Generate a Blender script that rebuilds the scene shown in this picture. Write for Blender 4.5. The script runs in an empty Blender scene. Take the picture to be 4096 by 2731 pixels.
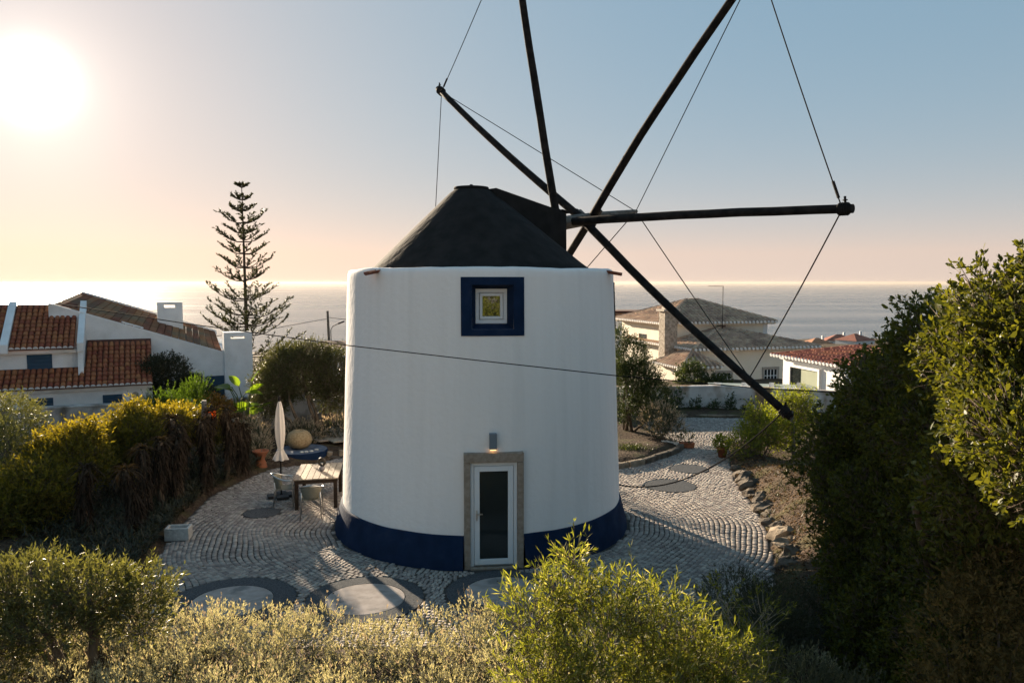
import bpy, math, random
import numpy as np
from mathutils import Vector, Matrix, noise

SC = bpy.context.scene
COL = SC.collection
random.seed(7)
RNG = np.random.default_rng(11)
R = math.radians

# ------------------------------------------------------------------ camera
cam_d = bpy.data.cameras.new('camera')
cam = bpy.data.objects.new('camera', cam_d)
COL.objects.link(cam)
cam.location = (0, 0, 5.5)
cam.rotation_euler = (R(90 - 4.25), 0, 0)
cam_d.sensor_width = 36
cam_d.lens = 28
cam_d.clip_start = 0.1
cam_d.clip_end = 120000
SC.camera = cam

# ------------------------------------------------------------------ sky, sun, exposure
SUN_EL, SUN_AZ = 11.9, -30.5           # azimuth from +Y, negative = to the left
SUN_V = Vector((math.sin(R(SUN_AZ)) * math.cos(R(SUN_EL)), math.cos(R(SUN_AZ)) * math.cos(R(SUN_EL)), math.sin(R(SUN_EL))))
wd = bpy.data.worlds.new('World')
SC.world = wd
wd.use_nodes = True
wn = wd.node_tree
for n in list(wn.nodes):
    wn.nodes.remove(n)
w_out = wn.nodes.new('ShaderNodeOutputWorld')
w_bg = wn.nodes.new('ShaderNodeBackground')
w_sky = wn.nodes.new('ShaderNodeTexSky')
w_sky.sky_type = 'NISHITA'
w_sky.sun_disc = False
w_sky.sun_elevation = R(SUN_EL)
w_sky.sun_rotation = R(SUN_AZ)
w_sky.altitude = 60
w_sky.air_density = 1.0
w_sky.dust_density = 0.1
w_sky.ozone_density = 6.0
w_bg.inputs['Strength'].default_value = 0.15
# hazy seaside sky: softer range than the clear-air model, plus the sun's bright aureole
w_gam = wn.nodes.new('ShaderNodeGamma')
w_gam.inputs[1].default_value = 0.2
w_sat = wn.nodes.new('ShaderNodeHueSaturation')
w_sat.inputs['Saturation'].default_value = 2.32
w_tint = wn.nodes.new('ShaderNodeMixRGB')
w_tint.blend_type = 'MULTIPLY'
w_tint.inputs[0].default_value = 1
w_tint.inputs[2].default_value = (1.43, 0.945, 0.80, 1)
wn.links.new(w_sky.outputs[0], w_gam.inputs[0])
wn.links.new(w_gam.outputs[0], w_sat.inputs['Color'])
wn.links.new(w_sat.outputs[0], w_tint.inputs[1])
w_tc = wn.nodes.new('ShaderNodeTexCoord')
# the lowest degree and a half repeats the colour just above it: no hard bright line where sky meets sea
w_sep = wn.nodes.new('ShaderNodeSeparateXYZ')
w_com = wn.nodes.new('ShaderNodeCombineXYZ')
w_lo = wn.nodes.new('ShaderNodeMath')
w_lo.operation = 'MAXIMUM'
w_lo.inputs[1].default_value = 0.035
wn.links.new(w_tc.outputs['Generated'], w_sep.inputs[0])
wn.links.new(w_sep.outputs['X'], w_com.inputs['X'])
wn.links.new(w_sep.outputs['Y'], w_com.inputs['Y'])
wn.links.new(w_sep.outputs['Z'], w_lo.inputs[0])
wn.links.new(w_lo.outputs[0], w_com.inputs['Z'])
wn.links.new(w_com.outputs[0], w_sky.inputs['Vector'])
w_dot = wn.nodes.new('ShaderNodeVectorMath')
w_dot.operation = 'DOT_PRODUCT'
wn.links.new(w_tc.outputs['Generated'], w_dot.inputs[0])
w_dot.inputs[1].default_value = SUN_V
w_max = wn.nodes.new('ShaderNodeMath')
w_max.operation = 'MAXIMUM'
w_max.inputs[1].default_value = 0.0
wn.links.new(w_dot.outputs['Value'], w_max.inputs[0])
w_sum = w_tint.outputs[0]
for pw, amp, colr in ((2600.0, 4.0, (1.0, 0.97, 0.94)), (330.0, 0.6, (1.0, 0.88, 0.74)), (70.0, 0.22, (1.0, 0.82, 0.56)), (9.0, 0.42, (1.0, 0.70, 0.26))):
    w_p = wn.nodes.new('ShaderNodeMath')
    w_p.operation = 'POWER'
    w_p.inputs[1].default_value = pw
    wn.links.new(w_max.outputs[0], w_p.inputs[0])
    w_c = wn.nodes.new('ShaderNodeVectorMath')
    w_c.operation = 'SCALE'
    w_c.inputs[0].default_value = [amp * q for q in colr]
    wn.links.new(w_p.outputs[0], w_c.inputs['Scale'])
    w_a = wn.nodes.new('ShaderNodeVectorMath')
    w_a.operation = 'ADD'
    wn.links.new(w_sum, w_a.inputs[0])
    wn.links.new(w_c.outputs[0], w_a.inputs[1])
    w_sum = w_a.outputs[0]
wn.links.new(w_sum, w_bg.inputs['Color'])
wn.links.new(w_bg.outputs[0], w_out.inputs['Surface'])

sun_d = bpy.data.lights.new('sun', 'SUN')
sun_d.energy = 5.0
sun_d.angle = R(0.53)
sun_d.color = (1.0, 0.82, 0.60)
sun = bpy.data.objects.new('sun', sun_d)
COL.objects.link(sun)
sun.location = SUN_V * 60
sun.rotation_euler = (-SUN_V).to_track_quat('-Z', 'Y').to_euler()

SC.view_settings.view_transform = 'Standard'
SC.view_settings.look = 'None'
SC.view_settings.exposure = 1.75
SC.view_settings.gamma = 1.0
SC.view_settings.use_curve_mapping = False
SC.render.engine = 'CYCLES'
SC.cycles.use_denoising = True
SC.cycles.max_bounces = 7
SC.cycles.diffuse_bounces = 3
SC.cycles.glossy_bounces = 3
SC.cycles.transmission_bounces = 6
SC.cycles.transparent_max_bounces = 12
SC.cycles.volume_bounces = 0
SC.cycles.sample_clamp_indirect = 6
SC.cycles.sample_clamp_direct = 0
SC.cycles.caustics_reflective = False
SC.cycles.caustics_refractive = False

# ------------------------------------------------------------------ materials
MATS = {}


def nt_new(name):
    m = bpy.data.materials.new(name)
    m.use_nodes = True
    t = m.node_tree
    b = t.nodes['Principled BSDF']
    return m, t, b


def mat(name, c1, c2=None, scale=4.0, rough=0.8, spec=0.3, metal=0.0, bump=0.0, bscale=None, island=0.0,
        stretch=(1, 1, 1), detail=5, lo=0.35, hi=0.65, bstretch=None, c3=None, s3=1.0, lo3=0.5, hi3=0.62):
    """principled surface: two colours mixed by noise, per-piece variation, a third colour in blotches, fine bump"""
    if name in MATS:
        return MATS[name]
    m, t, b = nt_new(name)
    N, L = t.nodes, t.links
    b.inputs['Roughness'].default_value = rough
    b.inputs['Specular IOR Level'].default_value = spec
    b.inputs['Metallic'].default_value = metal
    tc = N.new('ShaderNodeTexCoord')

    def coords(s):
        mp = N.new('ShaderNodeMapping')
        mp.inputs['Scale'].default_value = s
        L.new(tc.outputs['Object'], mp.inputs['Vector'])
        return mp.outputs[0]

    def nz(sc, st, det):
        n = N.new('ShaderNodeTexNoise')
        n.inputs['Scale'].default_value = sc
        n.inputs['Detail'].default_value = det
        L.new(coords(st), n.inputs['Vector'])
        return n.outputs['Fac']

    def ramp(src, a, bb, ca, cb):
        r = N.new('ShaderNodeValToRGB')
        r.color_ramp.elements[0].position = a
        r.color_ramp.elements[1].position = bb
        r.color_ramp.elements[0].color = (*ca, 1)
        r.color_ramp.elements[1].color = (*cb, 1)
        L.new(src, r.inputs[0])
        return r.outputs[0]
    col = None
    if c2 is not None:
        col = ramp(nz(scale, stretch, detail), lo, hi, c1, c2)
    if c3 is not None:
        f = ramp(nz(s3, stretch, 6), lo3, hi3, (0, 0, 0), (1, 1, 1))
        mx = N.new('ShaderNodeMixRGB')
        L.new(f, mx.inputs[0])
        if col is None:
            mx.inputs[1].default_value = (*c1, 1)
        else:
            L.new(col, mx.inputs[1])
        mx.inputs[2].default_value = (*c3, 1)
        col = mx.outputs[0]
    if island:
        g = N.new('ShaderNodeNewGeometry')
        oi = N.new('ShaderNodeObjectInfo')
        ad = N.new('ShaderNodeMath')
        ad.operation = 'ADD'
        L.new(g.outputs['Random Per Island'], ad.inputs[0])
        L.new(oi.outputs['Random'], ad.inputs[1])
        fr = N.new('ShaderNodeMath')
        fr.operation = 'FRACT'
        L.new(ad.outputs[0], fr.inputs[0])
        v = N.new('ShaderNodeMapRange')
        v.inputs['To Min'].default_value = 1 - island
        v.inputs['To Max'].default_value = 1 + island
        L.new(fr.outputs[0], v.inputs['Value'])
        hs = N.new('ShaderNodeHueSaturation')
        L.new(v.outputs[0], hs.inputs['Value'])
        v2 = N.new('ShaderNodeMapRange')
        v2.inputs['To Min'].default_value = 0.5 - island * 0.06
        v2.inputs['To Max'].default_value = 0.5 + island * 0.06
        L.new(fr.outputs[0], v2.inputs['Value'])
        L.new(v2.outputs[0], hs.inputs['Hue'])
        if col is None:
            hs.inputs['Color'].default_value = (*c1, 1)
        else:
            L.new(col, hs.inputs['Color'])
        col = hs.outputs[0]
    if col is None:
        b.inputs['Base Color'].default_value = (*c1, 1)
    else:
        L.new(col, b.inputs['Base Color'])
    if bump:
        bp = N.new('ShaderNodeBump')
        bp.inputs['Strength'].default_value = 1.0
        bp.inputs['Distance'].default_value = bump
        L.new(nz(bscale or scale * 4, bstretch or stretch, 4), bp.inputs['Height'])
        L.new(bp.outputs[0], b.inputs['Normal'])
    MATS[name] = m
    return m


def leafmat(name, ca, cb, trans=0.4, rough=0.45, spec=0.35, tcol=None, cc=None):
    """leaf: colour differs leaf by leaf, light shines through"""
    if name in MATS:
        return MATS[name]
    m, t, b = nt_new(name)
    N, L = t.nodes, t.links
    g = N.new('ShaderNodeNewGeometry')
    r = N.new('ShaderNodeValToRGB')
    r.color_ramp.elements[0].color = (*ca, 1)
    r.color_ramp.elements[1].color = (*cb, 1)
    if cc is not None:
        r.color_ramp.elements[1].position = 0.86
        e = r.color_ramp.elements.new(0.93)
        e.color = (*cc, 1)
    L.new(g.outputs['Random Per Island'], r.inputs[0])
    L.new(r.outputs[0], b.inputs['Base Color'])
    b.inputs['Roughness'].default_value = rough
    b.inputs['Specular IOR Level'].default_value = spec
    tr = N.new('ShaderNodeBsdfTranslucent')
    mx = N.new('ShaderNodeMixRGB')
    mx.blend_type = 'MULTIPLY'
    mx.inputs[0].default_value = 1
    L.new(r.outputs[0], mx.inputs[1])
    tc = tcol or (1.9, 1.75, 0.75)
    mx.inputs[2].default_value = (*tc, 1)
    L.new(mx.outputs[0], tr.inputs['Color'])
    ms = N.new('ShaderNodeMixShader')
    ms.inputs[0].default_value = trans
    L.new(b.outputs[0], ms.inputs[1])
    L.new(tr.outputs[0], ms.inputs[2])
    L.new(ms.outputs[0], N['Material Output'].inputs['Surface'])
    MATS[name] = m
    return m


def glassmat(name, tint=(0.02, 0.025, 0.025), rough=0.04, spec=0.6):
    if name in MATS:
        return MATS[name]
    m, t, b = nt_new(name)
    b.inputs['Base Color'].default_value = (*tint, 1)
    b.inputs['Roughness'].default_value = rough
    b.inputs['Specular IOR Level'].default_value = spec
    MATS[name] = m
    return m


# ------------------------------------------------------------------ object helpers
def rootloc(p):
    while p.parent is not None:
        p = p.parent
    return p.location


def link(name, me, m=None, parent=None):
    o = bpy.data.objects.new(name, me)
    COL.objects.link(o)
    if m is not None and me is not None and len(me.materials) == 0:
        me.materials.append(m)
    if parent is not None:
        o.parent = parent
    return o


def tag(o, label=None, cat=None, group=None, kind=None):
    if label:
        o['label'] = label
    if cat:
        o['category'] = cat
    if group:
        o['group'] = group
    if kind:
        o['kind'] = kind
    return o


def empty(name, loc, label=None, cat=None, group=None, rz=0):
    o = bpy.data.objects.new(name, None)
    o.empty_display_size = 0.2
    COL.objects.link(o)
    o.location = loc
    o.rotation_euler = (0, 0, rz)
    return tag(o, label, cat, group)


def copy_tree(o, parent=None):
    c = o.copy()
    COL.objects.link(c)
    c.parent = parent
    for ch in list(o.children):
        copy_tree(ch, c)
    return c


def np_mesh(name, V, Fq, m, parent=None, smooth=False):
    """V (n,3) float, Fq (k,3|4) int: one mesh object (world coordinates, made local to the parent's root)"""
    V = np.asarray(V, np.float32)
    Fq = np.asarray(Fq, np.int32)
    if parent is not None:
        V = V - np.array(rootloc(parent), np.float32)
    me = bpy.data.meshes.new(name)
    k = Fq.shape[1]
    me.vertices.add(len(V))
    me.vertices.foreach_set('co', V.ravel())
    me.loops.add(Fq.size)
    me.loops.foreach_set('vertex_index', Fq.ravel())
    me.polygons.add(len(Fq))
    me.polygons.foreach_set('loop_start', np.arange(0, Fq.size, k, dtype=np.int32))
    if smooth:
        me.polygons.foreach_set('use_smooth', np.ones(len(Fq), bool))
    me.update(calc_edges=True)
    return link(name, me, m, parent)


class MB:
    """collects shapes, then links them as one mesh object"""

    def __init__(s):
        s.v = []
        s.f = []

    def add(s, vs, fs):
        k = len(s.v)
        s.v += [tuple(v) for v in vs]
        s.f += [tuple(i + k for i in f) for f in fs]
        return s

    def hexa(s, p):      # 8 points: bottom 0-3 ccw, top 4-7
        return s.add(p, [(3, 2, 1, 0), (4, 5, 6, 7), (0, 1, 5, 4), (1, 2, 6, 5), (2, 3, 7, 6), (3, 0, 4, 7)])

    def box(s, c, d, mtx=None, rz=0.0):
        hx, hy, hz = d[0] / 2, d[1] / 2, d[2] / 2
        ps = [Vector(q) for q in ((-hx, -hy, -hz), (hx, -hy, -hz), (hx, hy, -hz), (-hx, hy, -hz), (-hx, -hy, hz), (hx, -hy, hz), (hx, hy, hz), (-hx, hy, hz))]
        if mtx is None:
            mtx = Matrix.Rotation(rz, 3, 'Z')
        return s.hexa([mtx @ q + Vector(c) for q in ps])

    def tube(s, path, rad, n=8, caps=True):
        path = [Vector(p) for p in path]
        if not hasattr(rad, '__len__'):
            rad = [rad] * len(path)
        k = len(s.v)
        ref = None
        for i, p in enumerate(path):
            a = path[max(i - 1, 0)]
            b = path[min(i + 1, len(path) - 1)]
            d = (b - a).normalized()
            if ref is None:
                ref = Vector((0, 0, 1)) if abs(d.z) < 0.9 else Vector((1, 0, 0))
            x = d.cross(ref).normalized()
            y = d.cross(x).normalized()
            ref = y.cross(d) if False else ref
            for j in range(n):
                t = 2 * math.pi * j / n
                s.v.append(tuple(p + (x * math.cos(t) + y * math.sin(t)) * rad[i]))
        for i in range(len(path) - 1):
            for j in range(n):
                a = k + i * n + j
                b = k + i * n + (j + 1) % n
                s.f.append((a, a + n, b + n, b))
        if caps:
            s.f.append(tuple(k + j for j in range(n)))
            e = k + (len(path) - 1) * n
            s.f.append(tuple(e + n - 1 - j for j in range(n)))
        return s

    def lathe(s, prof, c=(0, 0, 0), n=24, wob=None, close=True):
        k = len(s.v)
        for i, (r, z) in enumerate(prof):
            for j in range(n):
                t = 2 * math.pi * j / n
                rr = r * (1 + (wob(t, i) if wob else 0))
                s.v.append((c[0] + rr * math.cos(t), c[1] + rr * math.sin(t), c[2] + z))
        for i in range(len(prof) - 1):
            for j in range(n):
                a = k + i * n + j
                b = k + i * n + (j + 1) % n
                s.f.append((a, b, b + n, a + n))
        if close:
            s.f.append(tuple(k + n - 1 - j for j in range(n)))
            e = k + (len(prof) - 1) * n
            s.f.append(tuple(e + j for j in range(n)))
        return s

    def torus(s, c, R0, r0, axis=(0, 0, 1), n=20, k=8):
        ax = Vector(axis).normalized()
        ref = Vector((0, 0, 1)) if abs(ax.z) < 0.9 else Vector((1, 0, 0))
        x = ax.cross(ref).normalized()
        y = ax.cross(x)
        b0 = len(s.v)
        for i in range(n):
            t = 2 * math.pi * i / n
            d = x * math.cos(t) + y * math.sin(t)
            for j in range(k):
                u = 2 * math.pi * j / k
                s.v.append(tuple(Vector(c) + d * (R0 + r0 * math.cos(u)) + ax * r0 * math.sin(u)))
        for i in range(n):
            for j in range(k):
                s.f.append((b0 + i * k + j, b0 + ((i + 1) % n) * k + j, b0 + ((i + 1) % n) * k + (j + 1) % k, b0 + i * k + (j + 1) % k))
        return s

    def build(s, name, m, parent=None, smooth=False, bevel=0.0):
        off = Vector((0, 0, 0)) if parent is None else rootloc(parent)
        me = bpy.data.meshes.new(name)
        me.from_pydata([(v[0] - off[0], v[1] - off[1], v[2] - off[2]) for v in s.v], [], s.f)
        me.update()
        if smooth:
            for p in me.polygons:
                p.use_smooth = len(p.vertices) <= 4
        o = link(name, me, m, parent)
        if bevel:
            b = o.modifiers.new('bevel', 'BEVEL')
            b.width = bevel
            b.segments = 2
            b.limit_method = 'ANGLE'
        return o


def rebase(o):
    """give a one-mesh thing its origin at the middle of its base"""
    me = o.data
    n = len(me.vertices)
    co = np.empty(n * 3, np.float32)
    me.vertices.foreach_get('co', co)
    co = co.reshape(-1, 3)
    c = np.array([(co[:, 0].min() + co[:, 0].max()) / 2, (co[:, 1].min() + co[:, 1].max()) / 2, co[:, 2].min()], np.float32)
    me.vertices.foreach_set('co', (co - c).ravel())
    me.update()
    o.location = [float(v) for v in c]
    return o


def unit(a):
    return a / np.maximum(np.linalg.norm(a, axis=-1, keepdims=True), 1e-9)


def leaf_mesh(name, P, D, L, W, m, parent=None, droop=0.0, rounded=False):
    """one mesh of many leaves: base points P, directions D, lengths L, widths W"""
    n = len(P)
    P = np.asarray(P, np.float32)
    D = unit(np.asarray(D, np.float32))
    L = np.broadcast_to(np.asarray(L, np.float32), (n,))[:, None]
    W = np.broadcast_to(np.asarray(W, np.float32), (n,))[:, None]
    S = unit(np.cross(D, RNG.normal(size=(n, 3)) + np.array([0, 0, 0.35])))
    Nn = np.cross(S, D)
    if not rounded:
        V = np.stack([P, P + D * L * 0.5 + S * W * 0.5 + Nn * W * 0.12, P + D * L - np.array([0, 0, 1.0]) * L * droop,
                      P + D * L * 0.5 - S * W * 0.5 + Nn * W * 0.12], 1).reshape(-1, 3)
        Fq = np.arange(n * 4).reshape(-1, 4)
    else:
        d = np.array([0, 0, 1.0]) * L * droop
        V = np.stack([P, P + D * L * 0.35 + S * W * 0.42 + Nn * W * 0.1, P + D * L * 0.75 + S * W * 0.46 - d * 0.5 + Nn * W * 0.12,
                      P + D * L - d, P + D * L * 0.75 - S * W * 0.46 - d * 0.5 + Nn * W * 0.12, P + D * L * 0.35 - S * W * 0.42 + Nn * W * 0.1], 1).reshape(-1, 3)
        i = np.arange(n)[:, None] * 6
        Fq = np.concatenate([i + np.array([[0, 1, 2, 5]]), i + np.array([[5, 2, 3, 4]])], 1).reshape(-1, 4)
    return np_mesh(name, V, Fq, m, parent)


def ball_dirs(n):
    return unit(RNG.normal(size=(n, 3)))


def shoots(clumps, n, length, leaves, up=0.5, out=1.0, rnd=0.45, spread=0.7, inner=0.45, zmin=None, tip=False, squash=1.0):
    """leaf base points and directions on n short shoots spread through ellipsoid clumps [(cx,cy,cz,rx,ry,rz)]"""
    cl = np.array(clumps, float)
    wts = cl[:, 3] * cl[:, 4] + cl[:, 3] * cl[:, 5] + cl[:, 4] * cl[:, 5]
    idx = RNG.choice(len(cl), n, p=wts / wts.sum())
    dr = ball_dirs(n)
    rr = inner + (1 - inner) * RNG.random(n) ** 0.6
    base = cl[idx, :3] + dr * cl[idx, 3:6] * rr[:, None]
    d = unit(dr * out + np.array([0, 0, up]) + RNG.normal(size=(n, 3)) * rnd)
    ln = length * (0.6 + 0.8 * RNG.random(n))
    if zmin is not None:
        k = base[:, 2] > zmin
        base, d, ln = base[k], d[k], ln[k]
        n = len(base)
    t = RNG.random((n, leaves)) if not tip else 0.55 + 0.45 * RNG.random((n, leaves))
    P = base[:, None, :] + d[:, None, :] * (ln[:, None] * t)[..., None]
    LD = unit(d[:, None, :] + RNG.normal(size=(n, leaves, 3)) * spread)
    return P.reshape(-1, 3), LD.reshape(-1, 3), base, d, ln


def twig_mesh(name, base, d, ln, r, m, parent, back=0.6):
    """thin three-sided twigs along the shoots"""
    n = len(base)
    a = base - d * (ln * back)[:, None]
    b = base + d * ln[:, None]
    s = unit(np.cross(d, RNG.normal(size=(n, 3))))
    q = np.cross(d, s)
    V = np.stack([a + s * r, a - s * r * 0.5 + q * r * 0.87, a - s * r * 0.5 - q * r * 0.87, b], 1).reshape(-1, 3)
    i = np.arange(n)[:, None] * 4
    Fq = np.concatenate([i + np.array([[0, 1, 3]]), i + np.array([[1, 2, 3]]), i + np.array([[2, 0, 3]])], 1).reshape(-1, 3)
    return np_mesh(name, V, Fq, m, parent)


def limb(mb, a, b, r0, r1, bend=0.15, n=5, sides=7):
    a, b = Vector(a), Vector(b)
    L = (b - a).length
    off = Vector((random.uniform(-1, 1), random.uniform(-1, 1), random.uniform(-.3, .6))) * bend * L
    pts, rad = [], []
    for i in range(n + 1):
        t = i / n
        pts.append(a.lerp(b, t) + off * math.sin(math.pi * t) + Vector((random.uniform(-1, 1), random.uniform(-1, 1), 0)) * r0 * 0.25 * (0 < i < n))
        rad.append(r0 + (r1 - r0) * t)
    mb.tube(pts, rad, sides)
    return pts


def shrub(name, base, clumps, n, length, leaves, L, W, lm, label, cat, group=None, stems=7, stem_r=0.02, bark=None, stem_name='stem', **kw):
    """a plant: stems from its base plus a crown of leafy shoots"""
    root = empty(name, base, label, cat, group)
    lw = {k: kw.pop(k) for k in ('rounded', 'droop') if k in kw}
    tw = kw.pop('twigs', 0.0)
    P, D, bs, d, ln = shoots(clumps, n, length, leaves, **kw)
    m_ = len(P)
    leaf_mesh('crown', P, D, L * (0.65 + 0.7 * RNG.random(m_)), W * (0.7 + 0.6 * RNG.random(m_)), lm, root, **lw)
    mb = MB()
    for i in range(stems):
        c = clumps[i % len(clumps)]
        tgt = (c[0] + random.uniform(-.5, .5) * c[3], c[1] + random.uniform(-.5, .5) * c[4], c[2] + random.uniform(-.1, .5) * c[5])
        b = (base[0] + random.uniform(-1, 1) * stem_r * 3, base[1] + random.uniform(-1, 1) * stem_r * 3, base[2] - 0.05)
        limb(mb, b, tgt, stem_r, stem_r * 0.3)
    mb.build(stem_name, bark or M_BARK, root, smooth=True)
    if tw:
        twig_mesh('twigs', bs, d, ln, tw, bark or M_BARK, root)
    return root


M_BARK = mat('bark', (0.07, 0.05, 0.035), (0.16, 0.12, 0.085), 12, 0.9, bump=0.01, bscale=40, stretch=(1, 1, 0.25))

# ------------------------------------------------------------------ setting: sea, ground, patio
SEA_Z = -70.0


def sea_material():
    m, t, b = nt_new('sea_water')
    N, L = t.nodes, t.links
    b.inputs['Base Color'].default_value = (0.05, 0.07, 0.085, 1)
    b.inputs['Roughness'].default_value = 0.22
    b.inputs['IOR'].default_value = 1.33
    tc = N.new('ShaderNodeTexCoord')
    # wind slicks: long smoother and rougher streaks
    mp = N.new('ShaderNodeMapping')
    mp.inputs['Scale'].default_value = (0.0006, 0.006, 1)
    L.new(tc.outputs['Object'], mp.inputs['Vector'])
    n = N.new('ShaderNodeTexNoise')
    n.inputs['Scale'].default_value = 1.0
    n.inputs['Detail'].default_value = 6
    L.new(mp.outputs[0], n.inputs['Vector'])
    mr = N.new('ShaderNodeMapRange')
    mr.inputs['From Min'].default_value = 0.35
    mr.inputs['From Max'].default_value = 0.65
    mr.inputs['To Min'].default_value = 0.17
    mr.inputs['To Max'].default_value = 0.30
    L.new(n.outputs['Fac'], mr.inputs['Value'])
    L.new(mr.outputs[0], b.inputs['Roughness'])
    h = None
    for sc, st, amp in ((0.004, (1, 2.2, 1), 3.5), (0.03, (1, 1.8, 1), 1.6), (0.16, (1, 1.5, 1), 0.55)):
        mp = N.new('ShaderNodeMapping')
        mp.inputs['Scale'].default_value = st
        mp.inputs['Rotation'].default_value = (0, 0, 0.25)
        L.new(tc.outputs['Object'], mp.inputs['Vector'])
        n = N.new('ShaderNodeTexNoise')
        n.inputs['Scale'].default_value = sc
        n.inputs['Detail'].default_value = 4
        L.new(mp.outputs[0], n.inputs['Vector'])
        mu = N.new('ShaderNodeMath')
        mu.operation = 'MULTIPLY'
        mu.inputs[1].default_value = amp
        L.new(n.outputs['Fac'], mu.inputs[0])
        if h is None:
            h = mu.outputs[0]
        else:
            ad = N.new('ShaderNodeMath')
            ad.operation = 'ADD'
            L.new(h, ad.inputs[0])
            L.new(mu.outputs[0], ad.inputs[1])
            h = ad.outputs[0]
    bp = N.new('ShaderNodeBump')
    bp.inputs['Distance'].default_value = 1.0
    bp.inputs['Strength'].default_value = 0.9
    L.new(h, bp.inputs['Height'])
    L.new(bp.outputs[0], b.inputs['Normal'])
    return m


S_ = 52000.0
tag(np_mesh('sea', [(-S_, 500, SEA_Z), (S_, 500, SEA_Z), (S_, S_, SEA_Z), (-S_, S_, SEA_Z)], [(0, 1, 2, 3)], sea_material()), kind='structure')

PATIO = [(-6.2, 11.6), (-6.75, 13.4), (-7.26, 16.1), (-7.55, 17.9), (-7.8, 20.2), (-7.5, 22.0), (-7.1, 23.3), (-6.0, 23.9), (-5.3, 25.0), (-3.6, 26.2), (-1.0, 27.0), (1.6, 26.0),
         (3.2, 24.2), (4.0, 23.9), (4.95, 25.0), (5.75, 26.4), (5.3, 28.2), (5.0, 30.5), (5.6, 32.4), (9.6, 32.0), (9.6, 29.0), (7.3, 26.6), (6.75, 24.2), (6.2, 21.6), (5.9, 18.6), (5.5, 16.4), (5.05, 14.9), (4.5, 13.2), (4.0, 11.6)]
PX = np.array(PATIO)


def inside(pts, poly=PX):
    x, y = pts[:, 0], pts[:, 1]
    r = np.zeros(len(pts), bool)
    j = len(poly) - 1
    for i in range(len(poly)):
        xi, yi = poly[i]
        xj, yj = poly[j]
        c = ((yi > y) != (yj > y)) & (x < (xj - xi) * (y - yi) / (yj - yi + 1e-12) + xi)
        r ^= c
        j = i
    return r


def edge_dist(pts, poly=PX):
    d = np.full(len(pts), 1e9)
    for i in range(len(poly)):
        a, b = poly[i - 1], poly[i]
        ab = b - a
        t = np.clip(((pts - a) @ ab) / (ab @ ab), 0, 1)
        d = np.minimum(d, np.linalg.norm(pts - (a + t[:, None] * ab), axis=1))
    return d


def terrain_z(x, y):
    x, y = np.asarray(x, float), np.asarray(y, float)
    p = np.stack([x.ravel(), y.ravel()], 1)
    near = (np.abs(p[:, 0]) < 60) & (p[:, 1] < 60)
    z = np.zeros(len(p))
    q = p[near]
    ins = inside(q)
    ed = edge_dist(q)
    zz = np.where(ins, -0.09, 0.03 + np.minimum(ed * 0.25, 0.12))
    bank = np.clip((q[:, 0] - 4.6) / 2.5, 0, 1) * np.clip((24 - q[:, 1]) / 4, 0, 1) * 0.55 * np.clip(ed / 0.9, 0, 1)
    zz = zz + np.where(ins, 0, bank)
    zz += np.where(ins, 0, 0.05 * np.sin(q[:, 0] * 2.3 + q[:, 1]) * np.sin(q[:, 1] * 1.9))
    z[near] = zz
    far = np.maximum(p[:, 1] - 36, 0)
    z -= (0.085 - 0.017 * np.clip((p[:, 0] / np.maximum(p[:, 1], 1) - 0.15) / 0.15, 0, 1)) * far * np.clip(far / 20, 0, 1)
    z -= np.clip((5.5 - p[:, 1]) / 3, 0, 1) * .5
    return np.maximum(z, SEA_Z - 6).reshape(x.shape)


gx = np.concatenate([[-3000, -1500, -800, -400, -200, -110, -70], np.arange(-45, -14, 1.5), np.arange(-14, 14.01, 0.25), np.arange(15.5, 46, 1.5), [70, 110, 200, 400, 800, 1500, 3000]])
gy = np.concatenate([[-120, -60, -25, -8, 0, 4], np.arange(6, 35, 0.25), np.arange(35.5, 60, 1.5), np.arange(62, 120, 6), np.arange(130, 1300, 30)])
GX, GY = np.meshgrid(gx, gy)
GZ = terrain_z(GX, GY)
nx, ny = len(gx), len(gy)
ii = (np.arange(ny - 1)[:, None] * nx + np.arange(nx - 1)[None, :]).ravel()
M_SOIL = mat('garden_soil', (0.045, 0.03, 0.021), (0.10, 0.068, 0.045), 9.0, 0.95, spec=0.1, bump=0.07, bscale=14, c3=(0.085, 0.07, 0.035), s3=1.5)
tag(np_mesh('ground', np.stack([GX, GY, GZ], -1).reshape(-1, 3), np.stack([ii, ii + 1, ii + nx + 1, ii + nx], 1), M_SOIL, smooth=True), kind='structure')

TC = np.array([-0.7, 18.2])       # windmill axis
# mortar bed of the patio
mb = MB()
mb.add([(x, y, -0.012) for x, y in PATIO], [tuple(range(len(PATIO)))[::-1]])
M_MORTAR = mat('joint_sand', (0.05, 0.045, 0.04), (0.09, 0.08, 0.07), 9, 0.95, spec=0.1)
patio = mb.build('cobbled_patio', M_MORTAR)
if patio.data.polygons[0].normal.z < 0:
    patio.data.flip_normals()
tag(patio, kind='structure')

RINGS = [(-4.85, 13.42, 1.08, 0.70), (-2.56, 13.52, 1.02, 0.70), (-0.15, 13.85, 1.02, 0.70)]
DISCS = [(-5.99, 18.72, 0.42), (4.30, 21.25, 0.68), (5.25, 23.2, 0.55)]
HOLES = [(a, b, r) for a, b, r, _ in RINGS] + DISCS


def warp(p):
    q = p.copy()
    for a, b, r in HOLES:
        d = q - np.array([a, b])
        s = np.linalg.norm(d, axis=1) + 1e-6
        s2 = np.sqrt(s * s + 0.4 * r * r * np.exp(-(s / (r * 2.2)) ** 2))
        q = np.array([a, b]) + d * (s2 / s)[:, None]
    return q


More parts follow.
